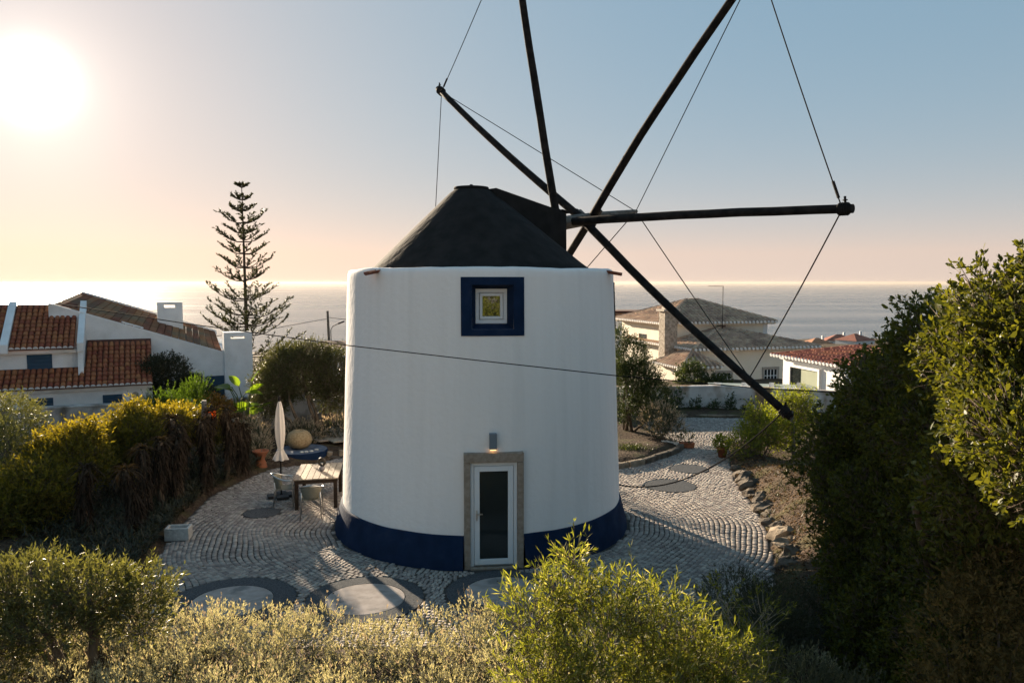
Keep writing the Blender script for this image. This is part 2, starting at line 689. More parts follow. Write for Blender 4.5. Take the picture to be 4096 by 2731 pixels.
pts, tan = [], []
k = 0
r = 3.40
while r < 19:
    n = int(2 * math.pi * r / 0.1)
    th = (np.arange(n) + RNG.random()) * 2 * math.pi / n + RNG.normal(size=n) * 0.012 / r
    wob = 0.05 * np.sin(th * 7 + k * 0.31) + 0.03 * np.sin(th * 17 + k * 0.1)
    pts.append(TC + np.stack([np.cos(th), np.sin(th)], 1) * (r + wob)[:, None])
    tan.append(np.stack([-np.sin(th), np.cos(th)], 1))
    r += 0.1
    k += 1
pts = np.concatenate(pts)
tan = np.concatenate(tan)
keep = (pts[:, 1] > 10.5) & (pts[:, 1] < 33.5) & (np.abs(pts[:, 0]) < 11)
pts, tan = pts[keep], tan[keep]
q0 = warp(pts)
q1 = warp(pts + tan * 0.05)
q2 = warp(pts + np.stack([-tan[:, 1], tan[:, 0]], 1) * 0.05)
tdir = unit(q1 - q0)
ts = np.clip(np.linalg.norm(q1 - q0, axis=1) / 0.05, 0.6, 1.5)
ns_ = np.clip(np.linalg.norm(q2 - q0, axis=1) / 0.05, 0.55, 1.4)
ok = inside(q0) & (edge_dist(q0) > 0.05) & (np.linalg.norm(q0 - TC, axis=1) > 3.38)
for a, b, rr in HOLES:
    ok &= np.linalg.norm(q0 - np.array([a, b]), axis=1) > rr + 0.045
q0, tdir, ts, ns_ = q0[ok], tdir[ok], ts[ok], ns_[ok]
n = len(q0)
nd = np.stack([-tdir[:, 1], tdir[:, 0]], 1)
ht = 0.1 * ts * 0.5 * (0.73 + 0.11 * RNG.random(n))
hn = 0.1 * ns_ * 0.5 * (0.87 + 0.09 * RNG.random(n))
zt = 0.004 + 0.004 * RNG.random(n)
V = np.zeros((n, 8, 3), np.float32)
for i, (sx, sy) in enumerate(((-1, -1), (1, -1), (1, 1), (-1, 1))):
    jit = 1 + RNG.normal(size=n) * 0.07
    for lev in (0, 1):
        f = (1.0, 0.9)[lev] * jit
        V[:, i + 4 * lev, :2] = q0 + tdir * (ht * f * sx)[:, None] + nd * (hn * f * sy)[:, None]
        V[:, i + 4 * lev, 2] = (-0.02, 0)[lev] if lev == 0 else zt + RNG.normal(size=n) * 0.0009
FQ = np.array([[4, 5, 6, 7], [0, 1, 5, 4], [1, 2, 6, 5], [2, 3, 7, 6], [3, 0, 4, 7]])
M_COB = mat('cobble_stone', (0.28, 0.243, 0.215), (0.38, 0.335, 0.30), 6, 0.95, spec=0.08, island=0.28, bump=0.003, bscale=60)
# the 300 cobbles that show largest (the open stretch of patio in front, left of the door) are single pieces
dist = np.hypot(q0[:, 0], q0[:, 1])
vis = (q0[:, 0] < -1.2) & (q0[:, 0] > -6.6) & (q0[:, 1] > 13.55) & (q0[:, 0] / q0[:, 1] > -0.46)
order = np.argsort(np.where(vis, dist, 1e6))[:300]
single = np.zeros(n, bool)
single[order] = True
for i in order:
    c = np.array([q0[i, 0], q0[i, 1], 0], np.float32)
    me = bpy.data.meshes.new('cobble')
    me.from_pydata([tuple(map(float, v)) for v in V[i] - c], [], [tuple(map(int, f)) for f in FQ])
    o = link('cobble', me, M_COB, patio)
    o.location = [float(v) for v in c]
rest = V[~single]
fi = (np.arange(len(rest))[:, None, None] * 8 + FQ[None]).reshape(-1, 4)
tag(np_mesh('cobbles', rest.reshape(-1, 3), fi, M_COB, patio), kind='stuff')

M_BASALT = mat('basalt_setts', (0.05, 0.053, 0.057), (0.11, 0.113, 0.118), 42, 0.95, spec=0.08, bump=0.006, bscale=50, detail=2)
M_CONC = mat('pale_concrete', (0.31, 0.27, 0.245), (0.41, 0.36, 0.33), 5, 0.95, spec=0.08, bump=0.003, bscale=60, c3=(0.2, 0.19, 0.18), s3=2.2, lo3=0.56, hi3=0.66)
for a, b, ro, ri in RINGS:
    mb = MB()
    m_ = 64
    vs = []
    for rr, z in ((ri, -0.015), (ri, 0.008), (ro, 0.008), (ro, -0.015)):
        vs += [(a + rr * math.cos(t * 2 * math.pi / m_), b + rr * math.sin(t * 2 * math.pi / m_), z) for t in range(m_)]
    mb.add(vs, [(l * m_ + j, (l + 1) * m_ + j, (l + 1) * m_ + (j + 1) % m_, l * m_ + (j + 1) % m_) for l in range(3) for j in range(m_)])
    mb.build('basalt_ring', M_BASALT, patio)
    MB().lathe([(ri - 0.012, -0.015), (ri - 0.012, 0.004), (ri - 0.02, 0.009)], (a, b, 0), 64).build('paving_disc', M_CONC, patio)
for a, b, rr in DISCS:
    MB().lathe([(rr, -0.015), (rr, 0.006), (rr - 0.01, 0.010)], (a, b, 0), 48).build('basalt_disc', M_BASALT, patio)

# unseen pale ground added behind the viewer to bounce warm sunlight onto the mill
tag(np_mesh('bounce_ground', [(-70, -80, 0.05), (70, -80, 0.05), (70, 4.5, 0.05), (-70, 4.5, 0.05)], [(0, 1, 2, 3)], mat('pale_bounce', (0.40, 0.34, 0.26), (0.50, 0.42, 0.33), 8, 0.95, spec=0.1)), kind='structure')

# ------------------------------------------------------------------ windmill
M_WHITE = mat('whitewash', (0.855, 0.80, 0.76), (0.89, 0.838, 0.80), 2.2, 0.9, spec=0.1, bump=0.012, bscale=9, stretch=(4, 4, 0.16), lo=0.3, hi=0.7,
              bstretch=(1, 1, 1), c3=(0.78, 0.73, 0.69), s3=1.1, lo3=0.52, hi3=0.82)
M_BLUE = mat('blue_limewash', (0.006, 0.017, 0.045), (0.010, 0.026, 0.066), 3, 0.85, spec=0.1, bump=0.006, bscale=16, c3=(0.02, 0.032, 0.06), s3=3, lo3=0.55, hi3=0.8)
M_FELT = mat('black_roof_felt', (0.013, 0.0125, 0.012), (0.024, 0.022, 0.021), 3, 0.9, spec=0.12, bump=0.02, bscale=7, bstretch=(1, 1, 0.3))
M_TAR = mat('tarred_wood', (0.010, 0.009, 0.009), (0.026, 0.022, 0.02), 6, 0.85, spec=0.1, bump=0.006, bscale=30)
M_OLDWOOD = mat('weathered_wood', (0.09, 0.075, 0.06), (0.19, 0.165, 0.14), 8, 0.85, bump=0.01, bscale=30)
M_ROPE = mat('steel_rope', (0.016, 0.015, 0.014), (0.03, 0.027, 0.024), 30, 0.9, spec=.05)
M_PVC = mat('white_window_frame', (0.78, 0.78, 0.78), None, rough=0.35, spec=0.4)
M_STONE = mat('door_stone', (0.26, 0.20, 0.15), (0.36, 0.29, 0.23), 14, 0.85, bump=0.006, bscale=60)
M_GLASS = glassmat('dark_glass')
M_CLAY = mat('terracotta_spout', (0.16, 0.05, 0.03), (0.25, 0.09, 0.05), 12, 0.8)

CX, CY = -0.7, 18.2
PSI0 = R(6.4)
mill = empty('windmill', (CX, CY, 0), 'round white windmill with black conical roof, blue base and eight bare dark spars', 'windmill')


def rad(z):
    if z < 0.62:
        return 3.19 + (0.62 - z) * 0.23
    return 3.165 - (z - 0.62) * 0.036


def polar(psi, r, z):
    return (CX + r * math.sin(psi), CY - r * math.cos(psi), z)


def front(s, out, z):
    """point in the frame of the door: s to the right, out towards the viewer from the axis"""
    c, q = math.cos(PSI0), math.sin(PSI0)
    return (CX + out * q + s * c, CY - out * c + s * q, z)


def fbox(mb, s0, s1, o0, o1, z0, z1):
    mb.hexa([front(s0, o1, z0), front(s1, o1, z0), front(s1, o0, z0), front(s0, o0, z0), front(s0, o1, z1), front(s1, o1, z1), front(s1, o0, z1), front(s0, o0, z1)])


wa = 0.40 / 3.03
da = 0.575 / 3.14
WZ0, WZ1, DZ = 4.60, 5.45, 2.245
psis = sorted(set([round(math.radians(a), 5) for a in np.arange(-180, 180, 2.5)] + [round(PSI0 + s, 5) for s in (-wa, wa, -da, da)]))
zs = [0.62, 0.8, 1.2, 1.7, DZ, 2.8, 3.4, 4.0, WZ0, 4.9, 5.2, WZ1, 5.6]
vs, fs = [], []
rows = []
for z in zs:
    rows.append(len(vs))
    for p in psis:
        rr = rad(z) + 0.012 * noise.noise(Vector((math.sin(p) * 4, math.cos(p) * 4, z * 1.1)))
        vs.append(polar(p, rr, z))
# rounded uneven rim
for dr, z in ((0.005, 5.70), (0.03, 5.765), (0.09, 5.79), (0.24, 5.79), (0.36, 5.76), (0.40, 5.45)):
    rows.append(len(vs))
    for p in psis:
        w = 0.035 * noise.noise(Vector((math.sin(p) * 2.4, math.cos(p) * 2.4, 3.3))) + 0.012 * noise.noise(Vector((math.sin(p) * 9, math.cos(p) * 9, 7.3)))
        vs.append(polar(p, rad(5.6) - dr + 0.012 * noise.noise(Vector((math.sin(p) * 4, math.cos(p) * 4, z * 1.1))), z + (w if z > 5.5 else 0)))
np_ = len(psis)
for i in range(len(rows) - 1):
    for j in range(np_):
        k2 = (j + 1) % np_
        if i < len(zs) - 1:
            pm = psis[j] + 0.001
            if PSI0 - wa - 1e-4 <= pm < PSI0 + wa - 1e-4 and zs[i] >= WZ0 - 1e-4 and zs[i + 1] <= WZ1 + 1e-4:
                continue
            if PSI0 - da - 1e-4 <= pm < PSI0 + da - 1e-4 and zs[i + 1] <= DZ + 1e-4:
                continue
        fs.append((rows[i] + j, rows[i] + k2, rows[i + 1] + k2, rows[i + 1] + j))
MB().add(vs, fs).build('wall', M_WHITE, mill, smooth=True)
# blue base band, open at the door
vs, fs = [], []
prof = [(3.35, -0.03), (3.34, 0.05), (3.285, 0.3), (3.225, 0.5), (3.205, 0.6), (3.195, 0.625), (3.14, 0.63)]
pl = [p for p in psis if not (PSI0 - da + 1e-4 < p < PSI0 + da - 1e-4)]
cut = pl.index(round(PSI0 + da, 5))
pl = pl[cut:] + [p + 2 * math.pi for p in pl[:cut]]
for r0, z in prof:
    for p in pl:
        vs.append(polar(p, r0 + 0.014 * noise.noise(Vector((math.sin(p) * 3, math.cos(p) * 3, z * 2))), z + (0.01 * noise.noise(Vector((math.sin(p) * 6, math.cos(p) * 6, 5))) if z > 0.55 else 0)))
m_ = len(pl)
for i in range(len(prof) - 1):
    for j in range(m_ - 1):
        fs.append((i * m_ + j, i * m_ + j + 1, (i + 1) * m_ + j + 1, (i + 1) * m_ + j))
MB().add(vs, fs).build('base_band', M_BLUE, mill, smooth=True)

# window: painted square, splayed reveal, frame, sash, pane
mb = MB()
BW, BZ0, BZ1 = 0.61, 4.475, 5.60


def wallout(s, z, e):
    return math.sqrt(rad(z) ** 2 - s * s) + e


def painted(mb, s0, s1, z0, z1, n=6, nz=4):
    k = len(mb.v)
    for i in range(nz + 1):
        z = z0 + (z1 - z0) * i / nz
        for j in range(n + 1):
            s = s0 + (s1 - s0) * j / n
            mb.v.append(front(s, wallout(s, z, 0.018), z))
    for i in range(nz):
        for j in range(n):
            a = k + i * (n + 1) + j
            mb.f.append((a, a + 1, a + n + 2, a + n + 1))


painted(mb, -BW, -0.40, BZ0, BZ1, 3, 6)
painted(mb, 0.40, BW, BZ0, BZ1, 3, 6)
painted(mb, -0.40, 0.40, BZ0, WZ0, 6, 2)
painted(mb, -0.40, 0.40, WZ1, BZ1, 6, 2)
# edges of the painted render, a finger thick
for s in (-BW, BW):
    mb.add([front(s, wallout(s, BZ0, 0.018), BZ0), front(s, wallout(s, BZ1, 0.018), BZ1), front(s, wallout(s, BZ1, -0.02), BZ1), front(s, wallout(s, BZ0, -0.02), BZ0)], [(0, 1, 2, 3)])
mb.build('window_surround', M_BLUE, mill)
IN = 2.70
a0, b0, za, zb = -0.31, 0.30, 4.70, 5.37
o0 = wallout(0.4, 5, 0.017)
mb = MB()
F_ = [front(-0.40, o0, WZ0), front(0.40, o0, WZ0), front(0.40, o0, WZ1), front(-0.40, o0, WZ1)]
B_ = [front(a0, IN, za), front(b0, IN, za), front(b0, IN, zb), front(a0, IN, zb)]
mb.add(F_ + B_, [(0, 1, 5, 4), (1, 2, 6, 5), (2, 3, 7, 6), (3, 0, 4, 7)])
mb.build('window_reveal', M_BLUE, mill)
mb = MB()
for q in ((a0 - 0.02, b0 + 0.02, za - 0.02, za + 0.075), (a0 - 0.02, b0 + 0.02, zb - 0.075, zb + 0.02), (a0 - 0.02, a0 + 0.07, za + 0.075, zb - 0.075), (b0 - 0.07, b0 + 0.02, za + 0.075, zb - 0.075)):
    fbox(mb, q[0], q[1], IN - 0.06, IN + 0.004, q[2], q[3])
win = mb.build('window_frame', M_PVC, mill, bevel=0.006)
mb = MB()
c0, c1, d0, d1 = a0 + 0.078, b0 - 0.078, za + 0.083, zb - 0.083
for q in ((c0, c1, d0, d0 + 0.055), (c0, c1, d1 - 0.055, d1), (c0, c0 + 0.055, d0 + 0.055, d1 - 0.055), (c1 - 0.055, c1, d0 + 0.055, d1 - 0.055)):
    fbox(mb, q[0], q[1], IN - 0.05, IN + 0.022, q[2], q[3])
mb.build('sash', M_PVC, win, bevel=0.006)
mb = MB()
fbox(mb, c0 + 0.05, c1 - 0.05, IN - 0.03, IN - 0.02, d0 + 0.05, d1 - 0.05)
mb.build('pane', glassmat('mirror_glass', (0.03, 0.03, 0.028), 0.02, 3.0), win)

# side window: its blue square just shows at the right edge
mb = MB()
vs = []
for z in (4.45, 4.8, 5.2, 5.5):
    for p in np.linspace(R(83), R(101), 7):
        vs.append(polar(p, rad(z) + 0.022, z))
mb.add(vs, [(i * 7 + j, i * 7 + j + 1, (i + 1) * 7 + j + 1, (i + 1) * 7 + j) for i in range(3) for j in range(6)])
sw = mb.build('side_window_surround', M_BLUE, mill)
mb = MB()
vs = [polar(p, rad(z) + 0.03, z) for z in (4.7, 5.3) for p in (R(88), R(96))]
mb.add(vs, [(0, 1, 3, 2)])
mb.build('pane', M_GLASS, sw)

# door: stone jambs and lintel, white frame, leaf with one tall pane
DO = 3.16
for name, q in (('door_jamb', (-0.575, -0.455, -0.03, 2.06)), ('door_jamb', (0.455, 0.575, -0.03, 2.06)), ('door_lintel', (-0.575, 0.575, 2.063, 2.245))):
    mb = MB()
    fbox(mb, q[0], q[1], DO - 0.45, DO + 0.05 + random.uniform(0, .006), q[2], q[3])
    mb.build(name, M_STONE, mill, bevel=0.012)
mb = MB()
fbox(mb, -0.46, 0.46, DO - 0.45, DO + 0.09, -0.03, 0.022)
mb.build('door_step', M_STONE, mill, bevel=0.008)
mb = MB()
for q in ((-0.452, -0.385, 0.025, 2.058), (0.385, 0.452, 0.025, 2.058), (-0.385, 0.385, 1.99, 2.058)):
    fbox(mb, q[0], q[1], DO - 0.10, DO - 0.02, q[2], q[3])
mb.build('door_frame', M_PVC, mill, bevel=0.005)
mb = MB()
for q in ((-0.378, -0.275, 0.035, 1.983), (0.275, 0.378, 0.035, 1.983), (-0.275, 0.275, 1.88, 1.983), (-0.275, 0.275, 0.035, 0.16)):
    fbox(mb, q[0], q[1], DO - 0.09, DO - 0.012, q[2], q[3])
door = mb.build('door', M_PVC, mill, bevel=0.006)
mb = MB()
fbox(mb, -0.285, 0.285, DO - 0.06, DO - 0.045, 0.15, 1.89)
mb.build('pane', M_GLASS, door)
M_STEEL = mat('brushed_steel', (0.62, 0.62, 0.6), None, rough=0.3, metal=1.0)
mb = MB()
fbox(mb, -0.345, -0.315, DO - 0.012, DO - 0.004, 0.93, 1.13)
fbox(mb, -0.335, -0.22, DO + 0.035, DO + 0.052, 1.055, 1.075)
fbox(mb, -0.338, -0.32, DO - 0.004, DO + 0.05, 1.055, 1.075)
mb.build('handle', M_STEEL, door)
mb = MB()
fbox(mb, -0.37, 0.37, DO - 0.012, DO + 0.01, 0.036, 0.06)
mb.build('drip_rail', M_STEEL, door)

# roof cone leaning slightly to its cap
AX = -0.92
mb = MB()
nseg = 96
prof = [(2.60, 5.66, 0), (2.57, 5.72, 0), (2.30, 5.93, .12), (1.9, 6.28, .3), (1.4, 6.72, .5), (0.9, 7.15, .75), (0.5, 7.50, .93), (0.37, 7.585, 1)]
for i, (r0, z, f) in enumerate(prof):
    for j in range(nseg):
        t = 2 * math.pi * j / nseg
        d = 1 + 0.016 * noise.noise(Vector((math.cos(t) * 3, math.sin(t) * 3, z * 0.35))) + 0.006 * noise.noise(Vector((math.cos(t) * 14, math.sin(t) * 14, z * 0.5)))
        mb.v.append((CX + (AX - CX) * f + r0 * d * math.cos(t), CY + r0 * d * math.sin(t), z))
for i in range(len(prof) - 1):
    for j in range(nseg):
        a, b = i * nseg + j, i * nseg + (j + 1) % nseg
        mb.f.append((a, b, b + nseg, a + nseg))
roof = mb.build('roof', M_FELT, mill, smooth=True)
MB().lathe([(0.385, 7.575), (0.40, 7.60), (0.39, 7.635), (0.15, 7.665), (0.045, 7.67), (0.03, 7.70)], (AX, CY, 0), 32).build('roof_cap', M_FELT, roof, smooth=True)

# wind shaft, housing and wheel
TH, TAU = R(40), R(9.3)
A_ = Vector((math.cos(TH) * math.cos(TAU), math.sin(TH) * math.cos(TAU), math.sin(TAU)))
UP_ = Vector((-math.cos(TH) * math.sin(TAU), -math.sin(TH) * math.sin(TAU), math.cos(TAU)))
H_ = Vector((math.sin(TH), -math.cos(TH), 0))
AH = Vector((math.cos(TH), math.sin(TH), 0))
AX0 = Vector((CX, CY, 6.96 - 2.6 * math.tan(TAU)))


def axp(r):
    return AX0 + A_ * (r / math.cos(TAU))


def hous(r, h, z):
    p = Vector((CX, CY, 0)) + AH * r + H_ * h
    return (p.x, p.y, z)


mb = MB()
mb.hexa([hous(0.1, -.45, 5.75), hous(0.1, .45, 5.75), hous(2.27, .45, 5.75), hous(2.27, -.45, 5.75), hous(0.1, -.42, 7.60), hous(0.1, .42, 7.60), hous(2.25, .45, 7.17), hous(2.25, -.45, 7.17)])
hs = mb.build('shaft_housing', M_FELT, mill, bevel=0.02)
mb = MB()
mb.hexa([hous(2.1, -.48, 7.205), hous(2.1, .48, 7.205), hous(2.36, .48, 7.15), hous(2.36, -.48, 7.15), hous(2.1, -.48, 7.235), hous(2.1, .48, 7.235), hous(2.36, .48, 7.18), hous(2.36, -.48, 7.18)])
mb.build('housing_lip', M_TAR, hs)
mb = MB()
mb.tube([axp(1.6), axp(2.6), axp(3.2), axp(3.9), axp(4.6), axp(5.2), axp(5.29)], [.17, .17, .16, .14, .095, .055, .04], 8)
mb.build('wind_shaft', M_OLDWOOD, mill)
ARMS = {}
for key, r, ang, ln in (('b', 2.40, -3.5, 7.2), ('h', 2.40, 176, 6.75), ('d', 2.82, 91.4, 7.25), ('g', 2.82, -90.5, 6.2), ('a', 3.28, -52.3, 6.85), ('e', 3.28, 129.3, 7.05), ('c', 3.55, 48.3, 7.2), ('f', 3.55, -133, 6.9)):
    d = UP_ * math.cos(R(ang)) + H_ * math.sin(R(ang))
    c = axp(r)
    bow = random.uniform(.04, .14)
    sway = d.cross(A_) * random.uniform(-.07, .07)
    path, rr = [], []
    for i in range(11):
        t = i / 10
        path.append(c + d * (ln * t - 0.35 * (1 - t)) + A_ * (bow * math.sin(math.pi * t) * -1) + sway * math.sin(math.pi * t) + Vector((random.uniform(-1, 1), random.uniform(-1, 1), random.uniform(-1, 1))) * .006)
        rr.append(0.104 - 0.020 * t)
    sp = MB().tube(path, rr, 10).build('spar', M_TAR, mill, smooth=True)
    ARMS[key] = (c, d, ln)
    mb = MB()
    for k in range(4):
        mb.torus(c + d * (ln - 0.24 + 0.045 * k), 0.098, 0.027, d, 14, 6)
    tip = c + d * (ln - 0.14)
    side = UP_ if abs(d.z) < 0.8 else H_
    mb.tube([tip, tip + side * 0.23], 0.022, 6)
    mb.tube([tip + side * 0.15, tip + side * 0.17], 0.045, 6)
    mb.build('rope_collar', M_TAR, sp)
for r, ang in ((3.28, 129.3), (3.55, 48.3)):       # wedge blocks at the mortises
    d = UP_ * math.cos(R(ang)) + H_ * math.sin(R(ang))
    for s in (-1, 1):
        q = d.cross(A_)
        mt = Matrix((A_, q, d)).transposed()
        MB().box(axp(r) + d * 0.22 * s + A_ * 0.09, (0.10, 0.16, 0.20), mt).build('wedge', M_OLDWOOD, mill)


def tipp(k, f=None):
    c, d, ln = ARMS[k]
    return c + d * ((ln - 0.2) if f is None else f)


def rope(a, b, sag=0.0, rr=0.013, name='stay_rope', n=10):
    pts = []
    for i in range(n + 1):
        t = i / n
        p = a.lerp(b, t)
        p = p + Vector((0, 0, -sag * 4 * t * (1 - t)))
        pts.append(p)
    MB().tube(pts, rr, 6).build(name, M_ROPE, mill)


nose = axp(5.25)
for k in 'ac':
    rope(nose, tipp(k), 0.0, 0.012)
rope(nose, tipp('e', 5.83), 0.02)
rope(nose, tipp('f'), 0.0)
rope(tipp('d'), tipp('e', 5.83), 0.06, 0.014, 'rim_rope')
rope(tipp('e'), tipp('h'), 0.75, 0.018, 'rim_rope', 20)
for p, q in (('a', 'b'), ('b', 'c'), ('c', 'd'), ('a', 'g'), ('g', 'f'), ('f', 'h')):
    rope(tipp(p), tipp(q), 0.05, 0.012, 'rim_rope')
# turnbuckles near two tips
for k, o in (('d', 'c'), ('a', 'b')):
    a, b = tipp(k), tipp(o)
    d = (b - a).normalized()
    MB().tube([a + d * 0.22, a + d * 0.55], 0.028, 6).build('turnbuckle', M_TAR, mill)

# rain spouts at the rim
for psi in (R(-42), R(68), R(150)):
    o = Vector((math.sin(psi), -math.cos(psi), 0))
    q = Vector((math.cos(psi), math.sin(psi), 0))
    c = Vector((CX, CY, 0))
    mb = MB()
    for i in range(5):
        pass
    vs = []
    for rr, z in ((2.70, 5.80), (3.26, 5.70)):
        for i in range(7):
            t = math.pi * i / 6
            vs.append(c + o * rr + q * (0.085 * math.cos(t)) + Vector((0, 0, z - 0.07 * math.sin(t))))
        for i in range(7):
            t = math.pi * (6 - i) / 6
            vs.append(c + o * rr + q * (0.065 * math.cos(t)) + Vector((0, 0, z - 0.05 * math.sin(t))))
    fs = [(j, (j + 1) % 14, 14 + (j + 1) % 14, 14 + j) for j in range(14)] + [tuple(range(14)), tuple(range(27, 13, -1))]
    mb.add(vs, fs).build('rain_spout', M_CLAY, mill)

# wall lamp over the door
lw = rad(2.45) + 0.004
lamp = empty('wall_lamp', front(0.0, lw, 2.31), 'small grey box lamp with lit underside on white wall above glass door', 'lamp')
mb = MB()
fbox(mb, -0.085, 0.055, lw, lw + 0.11, 2.315, 2.62)
mb.build('housing', mat('grey_lamp_metal', (0.16, 0.19, 0.22), None, rough=0.5, spec=0.4), lamp, bevel=0.006)
m_em, t_em, b_em = nt_new('lamp_glow')
b_em.inputs['Emission Color'].default_value = (1, 0.55, 0.18, 1)
b_em.inputs['Emission Strength'].default_value = 0.7
mb = MB()
fbox(mb, -0.07, 0.04, lw + 0.02, lw + 0.108, 2.300, 2.315)
mb.build('bulb_glass', m_em, lamp)

# ------------------------------------------------------------------ buildings
M_WALLW = mat('house_white', (0.68, 0.67, 0.66), (0.78, 0.77, 0.76), 1.5, 0.9, spec=0.2, bump=0.01, bscale=25, c3=(0.56, 0.54, 0.51), s3=0.8, lo3=0.52, hi3=0.75)
M_TILE = mat('clay_tile', (0.20, 0.066, 0.032), (0.33, 0.115, 0.058), 5, 0.9, spec=0.08, island=0.2, c3=(0.10, 0.045, 0.032), s3=1.6, lo3=0.5, hi3=0.7)
M_TILED = mat('clay_tile_bed', (0.07, 0.024, 0.016), (0.11, 0.04, 0.026), 5, 0.9)
M_SHUT = mat('blue_shutter', (0.012, 0.045, 0.085), (0.016, 0.055, 0.10), 3, 0.6)
M_SILL = mat('sill_stone', (0.35, 0.30, 0.25), (0.42, 0.37, 0.31), 8, 0.85)
M_PANEL = mat('roof_panel_brown', (0.19, 0.078, 0.04), (0.28, 0.125, 0.07), 3, 0.9, spec=0.05, island=0.2, c3=(0.17, 0.11, 0.07), s3=.6)

# ---- white house with orange tiles, left
HO = Vector((-14.2, 30.5, 0))
HU = Vector((0.908, 0.419, 0))
HW = Vector((-0.419, 0.908, 0))


def hp(u, w, z):
    return HO + HU * u + HW * w + Vector((0, 0, z))


def hbox(mb, u0, u1, w0, w1, z0, z1):
    mb.hexa([hp(u0, w0, z0), hp(u1, w0, z0), hp(u1, w1, z0), hp(u0, w1, z0), hp(u0, w0, z1), hp(u1, w0, z1), hp(u1, w1, z1), hp(u0, w1, z1)])


lh = empty('white_house', (-14.2, 30.5, 0), 'low white house with orange barrel-tile roofs and blue shutters behind the garden wall', 'house')
mb = MB()
hbox(mb, -9, 0.3, 0, 6.2, -1.2, 1.62)
lw_ = mb.build('lower_wall', M_WALLW, lh)
mb = MB()
mb.hexa([hp(-9, .75, 1.6), hp(-2.1, .75, 1.6), hp(-2.1, 6, 1.6), hp(-9, 6, 1.6), hp(-9, .75, 3.0), hp(-2.1, .75, 3.0), hp(-2.1, 6, 3.0), hp(-9, 6, 3.0)])
uw_ = mb.build('upper_wall', M_WALLW, lh)
# wing: wall under a roof that falls to the right
def wz(u):
    return 4.23 - 0.337 * (u + 2.05)


FARUP = 0.68        # the wing roof also tilts down towards the viewer


mb = MB()
mb.hexa([hp(-3.3, 2.3, -1.2), hp(4.28, 2.3, -1.2), hp(4.28, 6.3, -1.2), hp(-3.3, 6.3, -1.2), hp(-3.3, 2.3, wz(-3.3) - .02), hp(4.28, 2.3, wz(4.28) - .02), hp(4.28, 6.3, wz(4.28) + FARUP - .25), hp(-2.4, 6.3, wz(-2.4) + FARUP - .25)])
mb.build('wing_wall', M_WALLW, lh)
# parapet strips of the wing roof
for w0, w1, up in ((2.28, 2.42, 0.05), (6.18, 6.32, 0.1 + FARUP)):
    mb = MB()
    ua = -3.3 if w0 < 3 else -2.4
    mb.hexa([hp(ua, w0, wz(ua) - .1 + up * .8), hp(3.17, w0, wz(3.17) - .1 + up * .8), hp(3.17, w1, wz(3.17) - .1 + up * .8), hp(ua, w1, wz(ua) - .1 + up * .8), hp(ua, w0, wz(ua) + up), hp(3.17, w0, wz(3.17) + up), hp(3.17, w1, wz(3.17) + up), hp(ua, w1, wz(ua) + up)])
    mb.build('parapet', M_WALLW, lh)
mb = MB()
nP = 22
for i in range(nP):
    u0 = -3.2 + i * (6.3 / nP)
    u1 = u0 + 6.3 / nP - 0.02
    mb = MB()
    e0, e1 = 0.03, 0.012
    v0, v1 = u0 + .8 * (3.1 - u0) / 6.3, u1 + .8 * (3.1 - u1) / 6.3
    mb.hexa([hp(u0, 2.43, wz(u0) - .05), hp(u1, 2.43, wz(u1) - .05), hp(v1, 6.17, wz(v1) - .05 + FARUP), hp(v0, 6.17, wz(v0) - .05 + FARUP), hp(u0, 2.43, wz(u0) + e1), hp(u1, 2.43, wz(u1) + e0), hp(v1, 6.17, wz(v1) + e0 + FARUP), hp(v0, 6.17, wz(v0) + e1 + FARUP)])
    mb.build('roof_panel', M_PANEL, lh)
for u0, w0 in ((-0.75, 2.65), (-0.55, 3.3)):
    mb = MB()
    mb.hexa([hp(u0, w0, wz(u0)), hp(u0 + .8, w0, wz(u0 + .8)), hp(u0 + .8, w0 + .09, wz(u0 + .8)), hp(u0, w0 + .09, wz(u0)), hp(u0, w0, wz(u0) + .12), hp(u0 + .8, w0, wz(u0 + .8) + .12), hp(u0 + .8, w0 + .09, wz(u0 + .8) + .12), hp(u0, w0 + .09, wz(u0) + .12)])
    mb.build('skylight_rail', M_PVC, lh)


def slot_chimney(u0, u1, w0, w1, z0, z1, s0, s1, t0, t1):
    """a wide white chimney with a slot through its top"""
    mb = MB()
    hbox(mb, u0, u1, w0, w1, z0, t0)
    hbox(mb, u0, s0, w0, w1, t0, t1)
    hbox(mb, s1, u1, w0, w1, t0, t1)
    hbox(mb, u0, u1, w0, w1, t1, z1)
    mb.build('chimney', M_WALLW, lh)


slot_chimney(0.62, 1.66, 4.7, 5.3, 2.6, 4.62, 0.90, 1.36, 4.38, 4.50)
slot_chimney(3.15, 4.30, 2.22, 3.0, -1.2, 3.36, 3.42, 4.02, 3.08, 3.19)
# sloped white walls flanking the upper tile roof
for u0, u1 in ((-2.24, -2.02), (-4.72, -4.46)):
    mb = MB()
    mb.hexa([hp(u0, .38, 2.9), hp(u1, .38, 2.9), hp(u1, 3.2, 4.3), hp(u0, 3.2, 4.3), hp(u0, .38, 3.22), hp(u1, .38, 3.22), hp(u1, 3.2, 4.75), hp(u0, 3.2, 4.75)])
    mb.build('parapet', M_WALLW, lh)
mb = MB()
mb.hexa([hp(-2.22, .2, 1.6), hp(-2.04, .2, 1.6), hp(-2.04, 2.3, 1.6), hp(-2.22, 2.3, 1.6), hp(-2.22, .5, 3.1), hp(-2.04, .5, 3.1), hp(-2.04, 2.3, 4.1), hp(-2.22, 2.3, 4.1)])
mb.build('side_wall', M_WALLW, lh)

